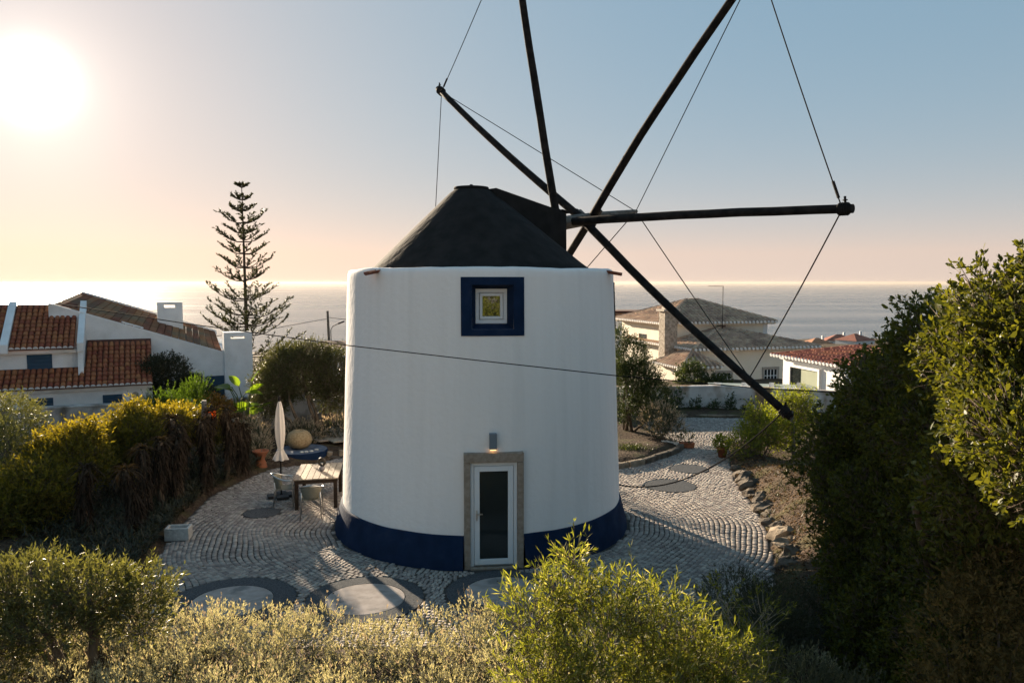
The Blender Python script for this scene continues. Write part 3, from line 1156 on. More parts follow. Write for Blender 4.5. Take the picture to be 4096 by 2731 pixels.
# barrel tiles: each its own piece
TL, TP, TR_ = 0.36, 0.275, 0.092
me_t = bpy.data.meshes.new('tile')
vs, fs = [], []
for k, (x, rr) in enumerate(((0, TR_), (TL, TR_ * 0.8))):
    for j in range(7):
        t = math.pi * j / 6
        vs.append((math.cos(t) * rr, x, math.sin(t) * rr * 0.85 + (0.028 if k == 0 else 0.0)))
for k, (x, rr) in enumerate(((0, TR_ - 0.016), (TL, TR_ * 0.8 - 0.016))):
    for j in range(7):
        t = math.pi * j / 6
        vs.append((math.cos(t) * rr, x, math.sin(t) * rr * 0.85 + (0.028 if k == 0 else 0.0)))
for j in range(6):
    fs.append((j, j + 1, 8 + j, 7 + j))
    fs.append((14 + j, 21 + j, 22 + j, 15 + j))
    fs.append((j, 14 + j, 15 + j, j + 1))
me_t.from_pydata(vs, [], fs)
me_t.update()
me_t.materials.append(M_TILE)
n_tile = [0]
extra = MB()
me_m = bpy.data.meshes.new('eave_mortar')
vs = [(math.cos(math.pi * j / 6) * 0.086, 0, math.sin(math.pi * j / 6) * 0.07) for j in range(7)] + [(math.cos(math.pi * j / 6) * 0.086, 0.06, math.sin(math.pi * j / 6) * 0.07) for j in range(7)]
me_m.from_pydata(vs, [], [tuple(range(7))[::-1]] + [(j, j + 1, 8 + j, 7 + j) for j in range(6)])
me_m.update()
me_m.materials.append(M_WALLW)


def tile_field(u0, u1, w0, z0, w1, z1, skip=None):
    """tiles on a slope from the eave (w0,z0) up to (w1,z1), columns from u0 to u1"""
    sl = math.hypot(w1 - w0, z1 - z0)
    pitch = math.atan2(z1 - z0, w1 - w0)
    mb = MB()
    mb.hexa([hp(u0, w0, z0 - .08), hp(u1, w0, z0 - .08), hp(u1, w1, z1 - .08), hp(u0, w1, z1 - .08), hp(u0, w0, z0), hp(u1, w0, z0), hp(u1, w1, z1), hp(u0, w1, z1)])
    mb.build('tile_bed', M_TILED, lh)
    nc = int(round((u1 - u0) / 0.2))
    nr = int(sl / TP)
    ang = math.atan2(HU.y, HU.x)
    rot = Matrix.Rotation(ang, 4, 'Z') @ Matrix.Rotation(pitch, 4, 'X')
    for c in range(nc):
        u = u0 + (c + .5) * (u1 - u0) / nc
        o = link('eave_mortar', me_m, None, lh)
        o.matrix_local = Matrix.Translation(hp(u, w0 - .075, z0 - .03) - Vector(lh.location)) @ rot
        for r_ in range(nr):
            s = r_ * TP - 0.05
            w = w0 + math.cos(pitch) * s
            z = z0 + math.sin(pitch) * s
            if skip and skip(u, w):
                continue
            mt = Matrix.Translation(hp(u + random.uniform(-.008, .008), w, z + random.uniform(-.004, .006)) - Vector(lh.location)) @ rot @ Matrix.Rotation(random.uniform(-.03, .03), 4, 'Z')
            if n_tile[0] < 300:
                o = link('tile', me_t, None, lh)
                o.matrix_local = mt
                n_tile[0] += 1
            else:
                extra.add([mt @ v.co + Vector(lh.location) for v in me_t.vertices], [tuple(p.vertices) for p in me_t.polygons])


tile_field(-2.0, 0.32, -0.32, 1.66, 2.28, 3.2)
tile_field(-4.45, -2.34, 0.42, 3.07, 3.2, 4.62, lambda u, w: u > -3.3 and w > 2.25)
tile_field(-5.2, -2.0, -0.32, 1.66, 0.74, 2.28)
tile_field(-5.8, -4.75, 0.42, 3.07, 3.2, 4.62)
if extra.v:
    tag(extra.build('tiles', M_TILE, lh), kind='stuff')
mb = MB()
hbox(mb, -5.9, -2.05, .55, .76, 2.86, 2.99)
hbox(mb, -5.9, .3, -.16, .01, 1.46, 1.58)
mb.build('cornice', M_WALLW, lh)


def shutter(u0, u1, w, z0, z1, par):
    mb = MB()
    hbox(mb, u0, u1, w - .03, w + .02, z0, z1)
    s = mb.build('shutter', M_SHUT, lh)
    mb = MB()
    n = max(3, int((z1 - z0) / 0.12))
    for i in range(n):
        z = z0 + (z1 - z0) * (i + .5) / n
        mb.hexa([hp(u0 + .04, w - .045, z - .045), hp(u1 - .04, w - .045, z - .045), hp(u1 - .04, w - .028, z + .02), hp(u0 + .04, w - .028, z + .02), hp(u0 + .04, w - .04, z - .03), hp(u1 - .04, w - .04, z - .03), hp(u1 - .04, w - .025, z + .035), hp(u0 + .04, w - .025, z + .035)])
    mb.build('slats', M_SHUT, s)
    mb = MB()
    hbox(mb, u0 - .04, u1 + .04, w - .08, w + .02, z0 - .05, z0 - .003)
    mb.build('sill', M_SILL, s)


shutter(-3.92, -3.10, .75, 2.1, 2.80, uw_)
shutter(-3.83, -3.05, 0, 0.35, 1.25, lw_)
shutter(-1.42, -.75, 0, 0.35, 1.25, lw_)
mb = MB()
hbox(mb, 2.42, 3.12, 2.26, 2.31, -1.2, 1.53)
mb.build('blue_door', M_SHUT, lh)
MB().tube([hp(-.30, -.03, 1.18), hp(-.30, 0.02, 1.18)], 0.13, 16).build('round_vent', M_SILL, lh)

# ---- garden wall behind the aloes
def stained_wall(name, pts, z0, z1, th, label, m):
    root = empty(name, (pts[0][0], pts[0][1], z0), label, 'wall')
    mb = MB()
    cap = MB()
    P = [Vector((x, y, 0)) for x, y in pts]
    for i in range(len(P) - 1):
        a, b = P[i], P[i + 1]
        n = (b - a).normalized().cross(Vector((0, 0, 1))) * th / 2
        mb.hexa([a + n + Vector((0, 0, z0)), b + n + Vector((0, 0, z0)), b - n + Vector((0, 0, z0)), a - n + Vector((0, 0, z0)), a + n + Vector((0, 0, z1)), b + n + Vector((0, 0, z1)), b - n + Vector((0, 0, z1)), a - n + Vector((0, 0, z1))])
        n2 = n * 1.2
        cap.hexa([a + n2 + Vector((0, 0, z1)), b + n2 + Vector((0, 0, z1)), b - n2 + Vector((0, 0, z1)), a - n2 + Vector((0, 0, z1)), a + n2 * .8 + Vector((0, 0, z1 + .05)), b + n2 * .8 + Vector((0, 0, z1 + .05)), b - n2 * .8 + Vector((0, 0, z1 + .05)), a - n2 * .8 + Vector((0, 0, z1 + .05))])
    mb.build('wall_face', m, root)
    cap.build('coping', m, root)
    return root


M_OLDWALL = mat('weathered_render', (0.30, 0.275, 0.255), (0.46, 0.43, 0.40), 2.0, 0.95, spec=0.1, bump=0.02, bscale=14, c3=(0.13, 0.115, 0.10), s3=1.7, lo3=0.46, hi3=0.62, stretch=(1, 1, .6))
M_PALEWALL = mat('stained_pale_render', (0.52, 0.475, 0.44), (0.70, 0.66, 0.62), 1.6, 0.95, spec=0.1, bump=0.02, bscale=14, c3=(0.25, 0.165, 0.10), s3=1.0, lo3=0.44, hi3=0.6, stretch=(1, 1, .8))
stained_wall('garden_wall', [(-19, 25.2), (-13.2, 27.4), (-5.5, 30.6), (0, 32.5)], -0.2, 1.3, 0.3, 'long grey weathered garden wall in front of the white house with orange tiles', M_OLDWALL)
stained_wall('boundary_wall', [(2.2, 33.4), (9.0, 34.0), (12.6, 32.6), (16, 30.2)], -0.3, 1.04, 0.28, 'pale stained boundary wall at the far end of the cobbled drive', M_PALEWALL)

# ---- cream villa, right
M_CREAM = mat('cream_render', (0.76, 0.68, 0.55), (0.80, 0.72, 0.60), 1.2, 0.9, spec=0.2, bump=0.008, bscale=30)
M_VTILE = mat('pale_villa_tile', (0.40, 0.27, 0.185), (0.52, 0.37, 0.265), 3, 0.9, spec=.08, island=0.15, c3=(0.31, 0.215, 0.155), s3=0.8)
M_RUBBLE = mat('chimney_rubble', (0.22, 0.18, 0.14), (0.42, 0.36, 0.29), 7, 0.9, bump=0.05, bscale=9, detail=2)
VO = Vector((10.5, 46, 0))
VU = Vector((0.962, 0.272, 0))
VV = Vector((-0.272, 0.962, 0))


def vp(u, v, z):
    return VO + VU * u + VV * v + Vector((0, 0, z))


def vbox(mb, u0, u1, v0, v1, z0, z1):
    mb.hexa([vp(u0, v0, z0), vp(u1, v0, z0), vp(u1, v1, z0), vp(u0, v1, z0), vp(u0, v0, z1), vp(u1, v0, z1), vp(u1, v1, z1), vp(u0, v1, z1)])


def tiled_plane(mb, e0, e1, t0, t1, pitch=0.27, r=0.1, rows=0.42):
    """rows of barrel tiles from the eave e0-e1 up to the top t0-t1 (t0 == t1 for a hip triangle)"""
    e0, e1, t0, t1 = Vector(e0), Vector(e1), Vector(t0), Vector(t1)
    ed = (e1 - e0)
    L = ed.length
    ed.normalize()
    mid = (t0 + t1) / 2 - (e0 + e1) / 2
    sd = (mid - ed * mid.dot(ed)).normalized()
    nrm = ed.cross(sd).normalized()
    if nrm.z < 0:
        nrm = -nrm
    mb.add([e0 - nrm * .01, e1 - nrm * .01, t1 - nrm * .01, t0 - nrm * .01], [(0, 1, 2, 3)])
    hgt = (t0 - e0).dot(sd)
    a0, a1 = (t0 - e0).dot(ed), (t1 - e0).dot(ed)
    n = max(2, int(L / pitch))
    for i in range(n):
        x = (i + .5) * L / n
        top = hgt
        if x < a0:
            top = hgt * x / max(a0, 1e-6)
        elif x > a1:
            top = hgt * (L - x) / max(L - a1, 1e-6)
        top = max(top, 0.05)
        nr = max(1, int(top / rows))
        for k in range(nr):
            s0, s1 = top * k / nr - .03, top * (k + 1) / nr
            q = len(mb.v)
            for s, lift, rr in ((s0, .03, r), (s1, 0.0, r * .85)):
                for j in range(4):
                    t = math.pi * j / 3
                    mb.v.append(tuple(e0 + ed * (x + math.cos(t) * rr) + sd * s + nrm * (math.sin(t) * rr + lift)))
            mb.f += [(q + j, q + j + 1, q + 5 + j, q + 4 + j) for j in range(3)] + [(q, q + 1, q + 2, q + 3)]


def ridge_tiles(mb, a, b, r=0.11, step=0.4):
    a, b = Vector(a), Vector(b)
    n = max(1, int((b - a).length / step))
    for i in range(n):
        p, q = a.lerp(b, i / n), a.lerp(b, (i + 1.08) / n)
        mb.tube([p + Vector((0, 0, .01)), q + Vector((0, 0, .05))], [r * .9, r], 6)


def eave_row(mb, e0, e1, pitch=0.27, r=0.085, out=(0, 0, 0)):
    e0, e1 = Vector(e0), Vector(e1)
    n = int((e1 - e0).length / pitch)
    d = (e1 - e0).normalized()
    o = Vector(out)
    for i in range(n):
        c = e0.lerp(e1, (i + .5) / n)
        mb.tube([c + o * .0 + Vector((0, 0, -.01)), c + o + Vector((0, 0, -.015))], r, 7)


villa = empty('cream_villa', (10.5, 46, -3), 'two-storey cream villa with pale tiled hip roofs and stone chimney beyond the boundary wall', 'house')


def hip_block(u0, u1, v0, v1, z0, ze, zr, ov, open_to=None, wallname='wall', ridge_frac=0.5, shift=0.0):
    mb = MB()
    vbox(mb, u0, u1, v0, v1, z0, ze - .12)
    mb.build(wallname, M_CREAM, villa)
    a0, a1, b0, b1 = u0 - ov, u1 + ov, v0 - ov, v1 + ov
    hd = min(a1 - a0, b1 - b0) / 2
    if (a1 - a0) >= (b1 - b0):
        r0, r1 = vp(a0 + hd, (b0 + b1) / 2, zr), vp(a1 - hd, (b0 + b1) / 2, zr)
    else:
        r0, r1 = vp((a0 + a1) / 2, b0 + hd, zr), vp((a0 + a1) / 2, b1 - hd, zr)
    A, B, C_, D_ = vp(a0, b0, ze), vp(a1, b0, ze), vp(a1, b1, ze), vp(a0, b1, ze)
    mb = MB()
    if (a1 - a0) >= (b1 - b0):
        pl = ((A, B, r0, r1), (B, C_, r1, r1), (C_, D_, r1, r0), (D_, A, r0, r0))
    else:
        pl = ((A, B, r0, r0), (B, C_, r0, r1), (C_, D_, r1, r1), (D_, A, r1, r0))
    for e in pl:
        tiled_plane(mb, *e)
    o = mb.build('roof_tiles', M_VTILE, villa)
    tag(o, kind='stuff')
    mb = MB()
    ridge_tiles(mb, r0, r1)
    for c, rr in ((A, r0), (B, r1 if (a1 - a0) >= (b1 - b0) else r0), (D_, r0 if (a1 - a0) >= (b1 - b0) else r1), (C_, r1)):
        ridge_tiles(mb, c, rr)
    mb.build('ridge_tiles', M_VTILE, o)
    mb = MB()
    eave_row(mb, A, B, out=-VV * .12)
    eave_row(mb, D_, A, out=-VU * .12)
    mb.build('eave_tiles', mat('eave_white', (0.74, 0.70, 0.66), None, rough=.9), o)
    mb = MB()
    mb.hexa([vp(a0 + .12, b0 + .12, ze - .17), vp(a1 - .12, b0 + .12, ze - .17), vp(a1 - .12, b1 - .12, ze - .17), vp(a0 + .12, b1 - .12, ze - .17), vp(a0 + .03, b0 + .03, ze - .06), vp(a1 - .03, b0 + .03, ze - .06), vp(a1 - .03, b1 - .03, ze - .06), vp(a0 + .03, b1 - .03, ze - .06)])
    mb.build('soffit', M_CREAM, villa)
    return o


hip_block(0.35, 7.8, 4.4, 11.0, -3, 2.94, 4.28, 0.45, wallname='upper_wall')
hip_block(0.45, 8.2, 0.45, 9.5, -3, 1.60, 2.62, 0.45, wallname='lower_wall')
hip_block(-1.0, 0.9, -0.9, 2.0, -3, 0.70, 1.45, 0.35, wallname='porch_wall')
for u, v, z0, z1 in ((.35, 4.4, 1.0, 2.77), (7.5, 4.4, 1.0, 2.77), (.45, .45, -3, 1.43)):
    mb = MB()
    vbox(mb, u - .015, u + .30, v - .015, v + .28, z0, z1)
    mb.build('corner_pilaster', M_WALLW, villa)
mb = MB()
vbox(mb, -.72, .12, 2.2, 3.0, 0.5, 3.75)
ch = mb.build('stone_chimney', M_RUBBLE, villa)
mb = MB()
vbox(mb, -.86, .26, 2.06, 3.14, 3.75, 3.87)
vbox(mb, -.6, 0.0, 2.3, 2.9, 3.87, 4.02)
mb.build('chimney_cap', M_SILL, ch)
# windows
def vwin(u0, u1, v, z0, z1, along='u', bars=True, par=None):
    par = par or villa
    mb = MB()
    f = MB()
    if along == 'u':
        vbox(mb, u0, u1, v - .03, v + .02, z0, z1)
        w = mb.build('window', M_GLASS, par)
        vbox(f, u0 - .12, u1 + .12, v - .09, v + .01, z1, z1 + .16)
        vbox(f, u0 - .12, u0, v - .07, v + .01, z0, z1)
        vbox(f, u1, u1 + .12, v - .07, v + .01, z0, z1)
        f.build('stone_trim', M_SILL, w)
        b = MB()
        n = 4
        for i in range(n + 1):
            x = u0 + (u1 - u0) * i / n
            vbox(b, x - .025, x + .025, v - .055, v - .032, z0, z1)
        for z in (z0 + (z1 - z0) * .35, z0 + (z1 - z0) * .7):
            vbox(b, u0, u1, v - .052, v - .034, z - .02, z + .02)
        b.build('glazing_bar', M_PVC, w)
    else:
        vbox(mb, v - .03, v + .02, u0, u1, z0, z1)
        w = mb.build('window', M_GLASS, par)
        vbox(f, v - .08, v + .01, u1, u1 + .06, z0, z1)
        f.build('stone_trim', M_SILL, w)


vwin(1.75, 2.75, .45, -1.15, 0.12)
vwin(5.0, 5.9, .45, -1.0, 0.25)
vwin(7.0, 8.0, .35, 1.25, 2.05, along='v')
# skylight and aerial on the lower roof
sk = vp(3.1, 2.35, 1.98)
mt = Matrix((VU, (VV * math.cos(.3) + Vector((0, 0, math.sin(.3)))), (Vector((0, 0, math.cos(.3))) - VV * math.sin(.3)))).transposed()
s = MB().box(sk + Vector((0, 0, .1)), (0.95, 1.25, 0.10), mt).build('skylight', mat('skylight_frame', (.06, .05, .045), None, rough=.5), villa)
MB().box(sk + Vector((0, 0, .16)), (0.75, 1.0, 0.03), mt).build('pane', glassmat('blue_glass', (.02, .07, .09), .05, .8), s)
mb = MB()
p = vp(4.0, 3.6, 0)
mb.tube([(p.x, p.y, 2.3), (p.x, p.y, 5.25)], 0.022, 6)
mb.tube([(p.x - .95, p.y, 5.25), (p.x + .03, p.y, 5.25)], 0.018, 6)
mb.tube([(p.x - .35, p.y, 2.75), (p.x + .2, p.y, 2.75)], 0.03, 6)
mb.build('aerial', M_TAR, villa)

# ---- white outbuilding with red tile roof, right
M_WHITE2 = mat('outbuilding_white', (0.76, 0.755, 0.745), (0.82, 0.815, 0.805), 1.5, 0.9, spec=0.2)
OO = Vector((13.4, 40, 0))
OU = Vector((0.205, -0.979, 0))
OV = Vector((0.979, 0.205, 0))


def op(u, v, z):
    return OO + OU * u + OV * v + Vector((0, 0, z))


def obox(mb, u0, u1, v0, v1, z0, z1):
    mb.hexa([op(u0, v0, z0), op(u1, v0, z0), op(u1, v1, z0), op(u0, v1, z0), op(u0, v0, z1), op(u1, v0, z1), op(u1, v1, z1), op(u0, v1, z1)][::1])


ob = empty('white_outbuilding', (13.4, 40, -1), 'small white building with red tiled roof and square window beside the hedge', 'house')
mb = MB()
obox(mb, 0.1, 5.2, 0.25, 6, -1.5, 1.78)
mb.build('wall', M_WHITE2, ob)
mb = MB()
A, B, C_, D_ = op(-.35, -.2, 1.86), op(5.6, -.2, 1.86), op(5.6, 6.2, 1.86), op(-.35, 6.2, 1.86)
r0, r1 = op(2.2, 3.0, 2.45), op(3.2, 3.0, 2.45)
for e in ((A, B, r0, r1), (B, C_, r1, r1), (C_, D_, r1, r0), (D_, A, r0, r0)):
    tiled_plane(mb, *e, pitch=.26, r=.085)
o = mb.build('roof_tiles', mat('red_tile', (0.17, 0.045, 0.028), (0.28, 0.085, 0.05), 3, .8, island=.3), ob)
tag(o, kind='stuff')
n = 21
for i in range(n):
    c = A.lerp(B, (i + .5) / n)
    MB().tube([c + Vector((0, 0, -.01)), c - OV * .07 + Vector((0, 0, -.03))], 0.085, 8).build('eave_tile', M_WHITE2, ob)
mb = MB()
obox(mb, 0.0, 5.3, 0.1, 6.1, 1.66, 1.79)
mb.build('cornice', M_WHITE2, ob)
mb = MB()
obox(mb, .95, 3.3, .20, .27, -.35, 1.35)
w = mb.build('window', mat('green_blind', (.22, .25, .17), (.25, .28, .19), 2, .7), ob)
mb = MB()
for q in ((.83, .95, -.47, 1.47), (3.3, 3.42, -.47, 1.47), (.95, 3.3, 1.35, 1.47), (.95, 3.3, -.47, -.35)):
    obox(mb, q[0], q[1], .12, .26, q[2], q[3])
mb.build('window_frame', M_WHITE2, w)
mb = MB()
obox(mb, .95, 1.75, .175, .21, -.35, 1.35)
mb.build('dark_pane', M_GLASS, w)

# ---- glass canopy behind the boundary wall
cp = empty('glass_canopy', (10.4, 36.0, -1), 'low pale green glass canopy with white fins just behind the boundary wall', 'canopy')
m_g, t_g, b_g = nt_new('canopy_glass')
b_g.inputs['Base Color'].default_value = (.45, .50, .44, 1)
b_g.inputs['Roughness'].default_value = .6
b_g.inputs['Alpha'].default_value = .75
MB().hexa([(9.1, 35.9, .62), (14.0, 35.9, .50), (14.2, 37.6, .62), (9.3, 37.6, .72), (9.1, 35.9, .65), (14.0, 35.9, .53), (14.2, 37.6, .65), (9.3, 37.6, .75)]).build('glass_sheet', m_g, cp)
for i in range(4):
    x = 9.15 + i * 1.25
    mb = MB()
    mb.hexa([(x, 35.85, .42), (x + .07, 35.85, .42), (x + .75, 37.3, .5), (x + .68, 37.3, .5), (x, 35.85, .98), (x + .07, 35.85, .98), (x + .75, 37.3, .78), (x + .68, 37.3, .78)])
    mb.build('fin', M_WHITE2, cp)
for x in (9.2, 13.8):
    MB().tube([(x, 36, -1), (x, 36, .6)], .05, 8).build('post', M_WHITE2, cp)

# ---- flat roofed building behind the villa
fb = empty('flat_roofed_house', (9.6, 70, -5), 'flat brown-roofed building peeping out just beside the windmill wall', 'house')
mb = MB().box((9.9, 71, -1.2), (4.6, 4, 7.6))
mb.build('wall', M_WALLW, fb)
MB().box((9.9, 71, 2.72), (5.2, 4.6, .22)).build('roof_slab', M_PANEL, fb)
MB().box((9.9, 71, 2.93), (4.2, 3.6, .16)).build('roof_deck', M_TILED, fb)

# ---- town at the foot of the slope
M_FARROOF = mat('far_roof', (0.27, 0.105, 0.06), (0.34, 0.14, 0.085), .5, .9, island=.2)


def far_house(x, y, ztop, w, d, hr, hw, rz, label):
    r = empty('town_house', (x, y, ztop - hr - hw), label, 'house', 'houses of the town by the sea', )
    m3 = Matrix.Rotation(rz, 3, 'Z')

    def q(a, b, z):
        v = m3 @ Vector((a, b, 0))
        return (x + v.x, y + v.y, z)
    ze = ztop - hr
    MB().hexa([q(-w / 2, -d / 2, ze - hw - 3), q(w / 2, -d / 2, ze - hw - 3), q(w / 2, d / 2, ze - hw - 3), q(-w / 2, d / 2, ze - hw - 3), q(-w / 2, -d / 2, ze), q(w / 2, -d / 2, ze), q(w / 2, d / 2, ze), q(-w / 2, d / 2, ze)]).build('wall', M_WALLW, r)
    w2, d2 = w / 2 + .5, d / 2 + .5
    rl = max(w2 - d2, .6)
    mb = MB()
    mb.add([q(-w2, -d2, ze), q(w2, -d2, ze), q(w2, d2, ze), q(-w2, d2, ze), q(-rl, 0, ztop), q(rl, 0, ztop)], [(0, 1, 5, 4), (1, 2, 5), (2, 3, 4, 5), (3, 0, 4), (3, 2, 1, 0)])
    mb.build('roof', M_FARROOF, r)
    mb = MB()
    for k in range(3):
        a = -w / 2 + w * (k + .5) / 3
        mb.add([q(a - .6, -d / 2 - .03, ze - 2.2), q(a + .6, -d / 2 - .03, ze - 2.2), q(a + .6, -d / 2 - .03, ze - .8), q(a - .6, -d / 2 - .03, ze - .8)], [(0, 1, 2, 3)])
    mb.build('window', M_GLASS, r)
    MB().box((x + w * .2, y, ztop + .1), (.8, .8, 1.6)).build('chimney', M_WALLW, r)


far_house(125.5, 327, -17.3, 12, 11, 2.8, 5, .1, 'nearest hip-roofed town house, directly right of the cream villa roof')
far_house(139, 322, -15.2, 11, 10, 2.6, 6, .5, 'town house with tallest roof, at the edge of the hedge')
far_house(148, 360, -18, 12, 10, 2.6, 5, -.2, 'town house hidden mostly behind the big hedge')
far_house(136, 390, -23.5, 14, 9, 2.6, 5, .2, 'town house behind the nearest hip-roofed one')
far_house(156, 455, -27.5, 13, 9, 2.6, 5, 0, 'pale town house close to the beach, left of the hedge')
far_house(166, 480, -30.5, 16, 9, 2.4, 5, .1, 'long town house by the beach, over the outbuilding roof')
far_house(180, 560, -36.5, 16, 9, 2.4, 5, -.1, 'farthest long low house at the water edge')
far_house(203, 590, -38.0, 12, 9, 2.4, 5, .1, 'far small house at the water edge near the hedge')
# roof behind the olive tree, beside the mill
bl = empty('hillside_house', (-9.0, 44, -2), 'dark-roofed small house showing over the olive tree next to the mill', 'house')
MB().box((-9.2, 45, .2), (3.6, 3, 3.6)).build('wall', M_WALLW, bl)
mb = MB()
mb.add([(-11.3, 43.2, 2.0), (-7.1, 43.2, 2.0), (-7.1, 46.8, 2.0), (-11.3, 46.8, 2.0), (-10.6, 45, 2.2), (-7.8, 45, 2.2)], [(0, 1, 5, 4), (1, 2, 5), (2, 3, 4, 5), (3, 0, 4), (3, 2, 1, 0)])
mb.build('roof', M_TILED, bl)

# ------------------------------------------------------------------ vegetation
L_OLIVE = leafmat('olive_leaf', (0.06, 0.068, 0.024), (0.14, 0.14, 0.055), 0.38, 0.45, 0.35)
L_GOLD = leafmat('gold_bush_leaf', (0.06, 0.066, 0.014), (0.18, 0.165, 0.03), 0.55, 0.5, 0.2, (2.1, 1.65, 0.4))
L_HEDGE = leafmat('hedge_leaf', (0.038, 0.05, 0.013), (0.12, 0.128, 0.026), 0.38, 0.5, 0.22, (1.9, 1.68, 0.5))
L_ACACIA = leafmat('acacia_leaf', (0.10, 0.115, 0.026), (0.22, 0.22, 0.048), 0.46, 0.5, 0.2, (1.5, 1.5, 0.48), cc=(0.42, 0.37, 0.2))
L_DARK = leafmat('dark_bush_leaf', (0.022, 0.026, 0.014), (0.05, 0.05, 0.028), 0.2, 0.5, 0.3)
L_JUNI = leafmat('juniper_leaf', (0.026, 0.042, 0.014), (0.06, 0.08, 0.026), 0.25, 0.5, 0.3)
L_YELLOW = leafmat('yellow_bush_leaf', (0.12, 0.145, 0.022), (0.25, 0.26, 0.045), 0.5, 0.5, 0.2, (1.6, 1.6, 0.4))
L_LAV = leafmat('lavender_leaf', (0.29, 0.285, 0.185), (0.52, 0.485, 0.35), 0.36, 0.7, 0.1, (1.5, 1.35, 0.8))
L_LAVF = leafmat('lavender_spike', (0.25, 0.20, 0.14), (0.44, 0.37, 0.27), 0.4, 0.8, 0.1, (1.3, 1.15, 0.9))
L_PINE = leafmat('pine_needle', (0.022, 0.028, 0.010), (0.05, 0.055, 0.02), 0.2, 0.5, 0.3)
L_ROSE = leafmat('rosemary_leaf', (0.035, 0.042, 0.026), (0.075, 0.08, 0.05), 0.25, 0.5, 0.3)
L_ALOE = leafmat('aloe_leaf', (0.022, 0.018, 0.013), (0.055, 0.038, 0.026), 0.12, 0.9, 0.0)
L_SKIRT = leafmat('dry_aloe_leaf', (0.016, 0.012, 0.009), (0.055, 0.04, 0.03), 0.08, 0.9, 0.0)
L_BROWN = leafmat('reddish_dry_leaf', (0.07, 0.06, 0.025), (0.17, 0.125, 0.05), 0.4, 0.7, 0.1, (1.6, 1.35, 0.7))
L_PHIL = leafmat('philodendron_leaf', (0.07, 0.12, 0.015), (0.12, 0.18, 0.025), 0.55, 0.35, 0.5, (2.0, 1.9, 0.5))


def ribbons(name, P, D, L, W, droop, m, parent=None, seg=3):
    n = len(P)
    D = unit(np.asarray(D, float))
    L = np.broadcast_to(L, (n,))[:, None]
    W = np.broadcast_to(W, (n,))[:, None]
    S = unit(np.cross(D, np.array([0, 0, 1.0]) + RNG.normal(size=(n, 3)) * .2))
    rows = []
    for i in range(seg + 1):
        t = i / seg
        c = P + D * L * t - np.array([0, 0, 1.0]) * L * (droop * t * t)
        w = W * (1 - t * 0.92) * .5
        rows += [c - S * w, c + S * w]
    V = np.stack(rows, 1).reshape(-1, 3)
    k = (seg + 1) * 2
    b = np.arange(n)[:, None, None] * k
    q = np.array([[2 * i, 2 * i + 1, 2 * i + 3, 2 * i + 2] for i in range(seg)])
    return np_mesh(name, V, (b + q[None]).reshape(-1, 4), m, parent)


# ---- big hedge, right
CL = [(4.12, 6.5, 5.52), (3.99, 6.8, 5.22), (4.0, 7.5, 4.85), (3.83, 6.6, 4.73), (3.73, 6.0, 4.34), (4.0, 7.2, 4.1), (4.46, 9.0, 4.95), (4.75, 10.5, 4.45), (4.98, 12.0, 3.97), (5.0, 12.5, 3.21), (4.78, 10.5, 3.7), (4.49, 9.0, 4.0),
      (4.96, 12.5, 2.37), (4.83, 10.8, 2.67), (4.62, 9.2, 3.09), (4.36, 7.8, 3.28), (4.91, 11.8, 1.54), (4.82, 10.2, 1.84), (4.65, 8.8, 2.3), (4.59, 10.4, 0.99), (4.58, 9.2, 1.35), (4.5, 8.2, 1.85), (4.39, 8.4, 1.18), (4.38, 9.4, 0.77)]
CL += [(4.82, 12.3, 1.95), (4.7, 11.7, 1.35), (4.55, 11.0, .85), (4.4, 10.3, .5), (4.75, 12.6, 2.9), (4.55, 9.8, .4)]
hed = []
for x, y, z in CL:
    r = 0.52 + 0.2 * random.random()
    hed.append((x + .62, y + .12, z - .22, r, r * 1.05, r * .95))
    for _ in range(2):
        q_ = random.uniform(.26, .4)
        hed.append((x + random.uniform(.15, .45), y + random.uniform(-.55, .55), z + random.uniform(-.55, .12), q_, q_, q_ * 1.05))
    hed.append((x + 1.25, y + .5, z - .2 + random.uniform(-.2, .15), r * 1.1, r * 1.1, r))
shrub('hedge_tree', (6.6, 9.6, 0.3), hed, 34000, 0.12, 8, 0.056, 0.023, L_HEDGE, 'huge glossy green hedge tree filling the right side of the view', 'tree', stems=9, stem_r=0.09, stem_name='trunk',
      up=0.55, rnd=0.35, spread=0.75, inner=0.72, tip=True, rounded=True, twigs=0.006)

P, D, *_ = shoots([(a, b, c, d * .82, e * .82, f * .82) for a, b, c, d, e, f in hed], 8000, .2, 6, inner=.25, spread=.9)
leaf_mesh('inner_leaves', P, D, .08, .04, L_HEDGE, bpy.data.objects['hedge_tree'], rounded=True)

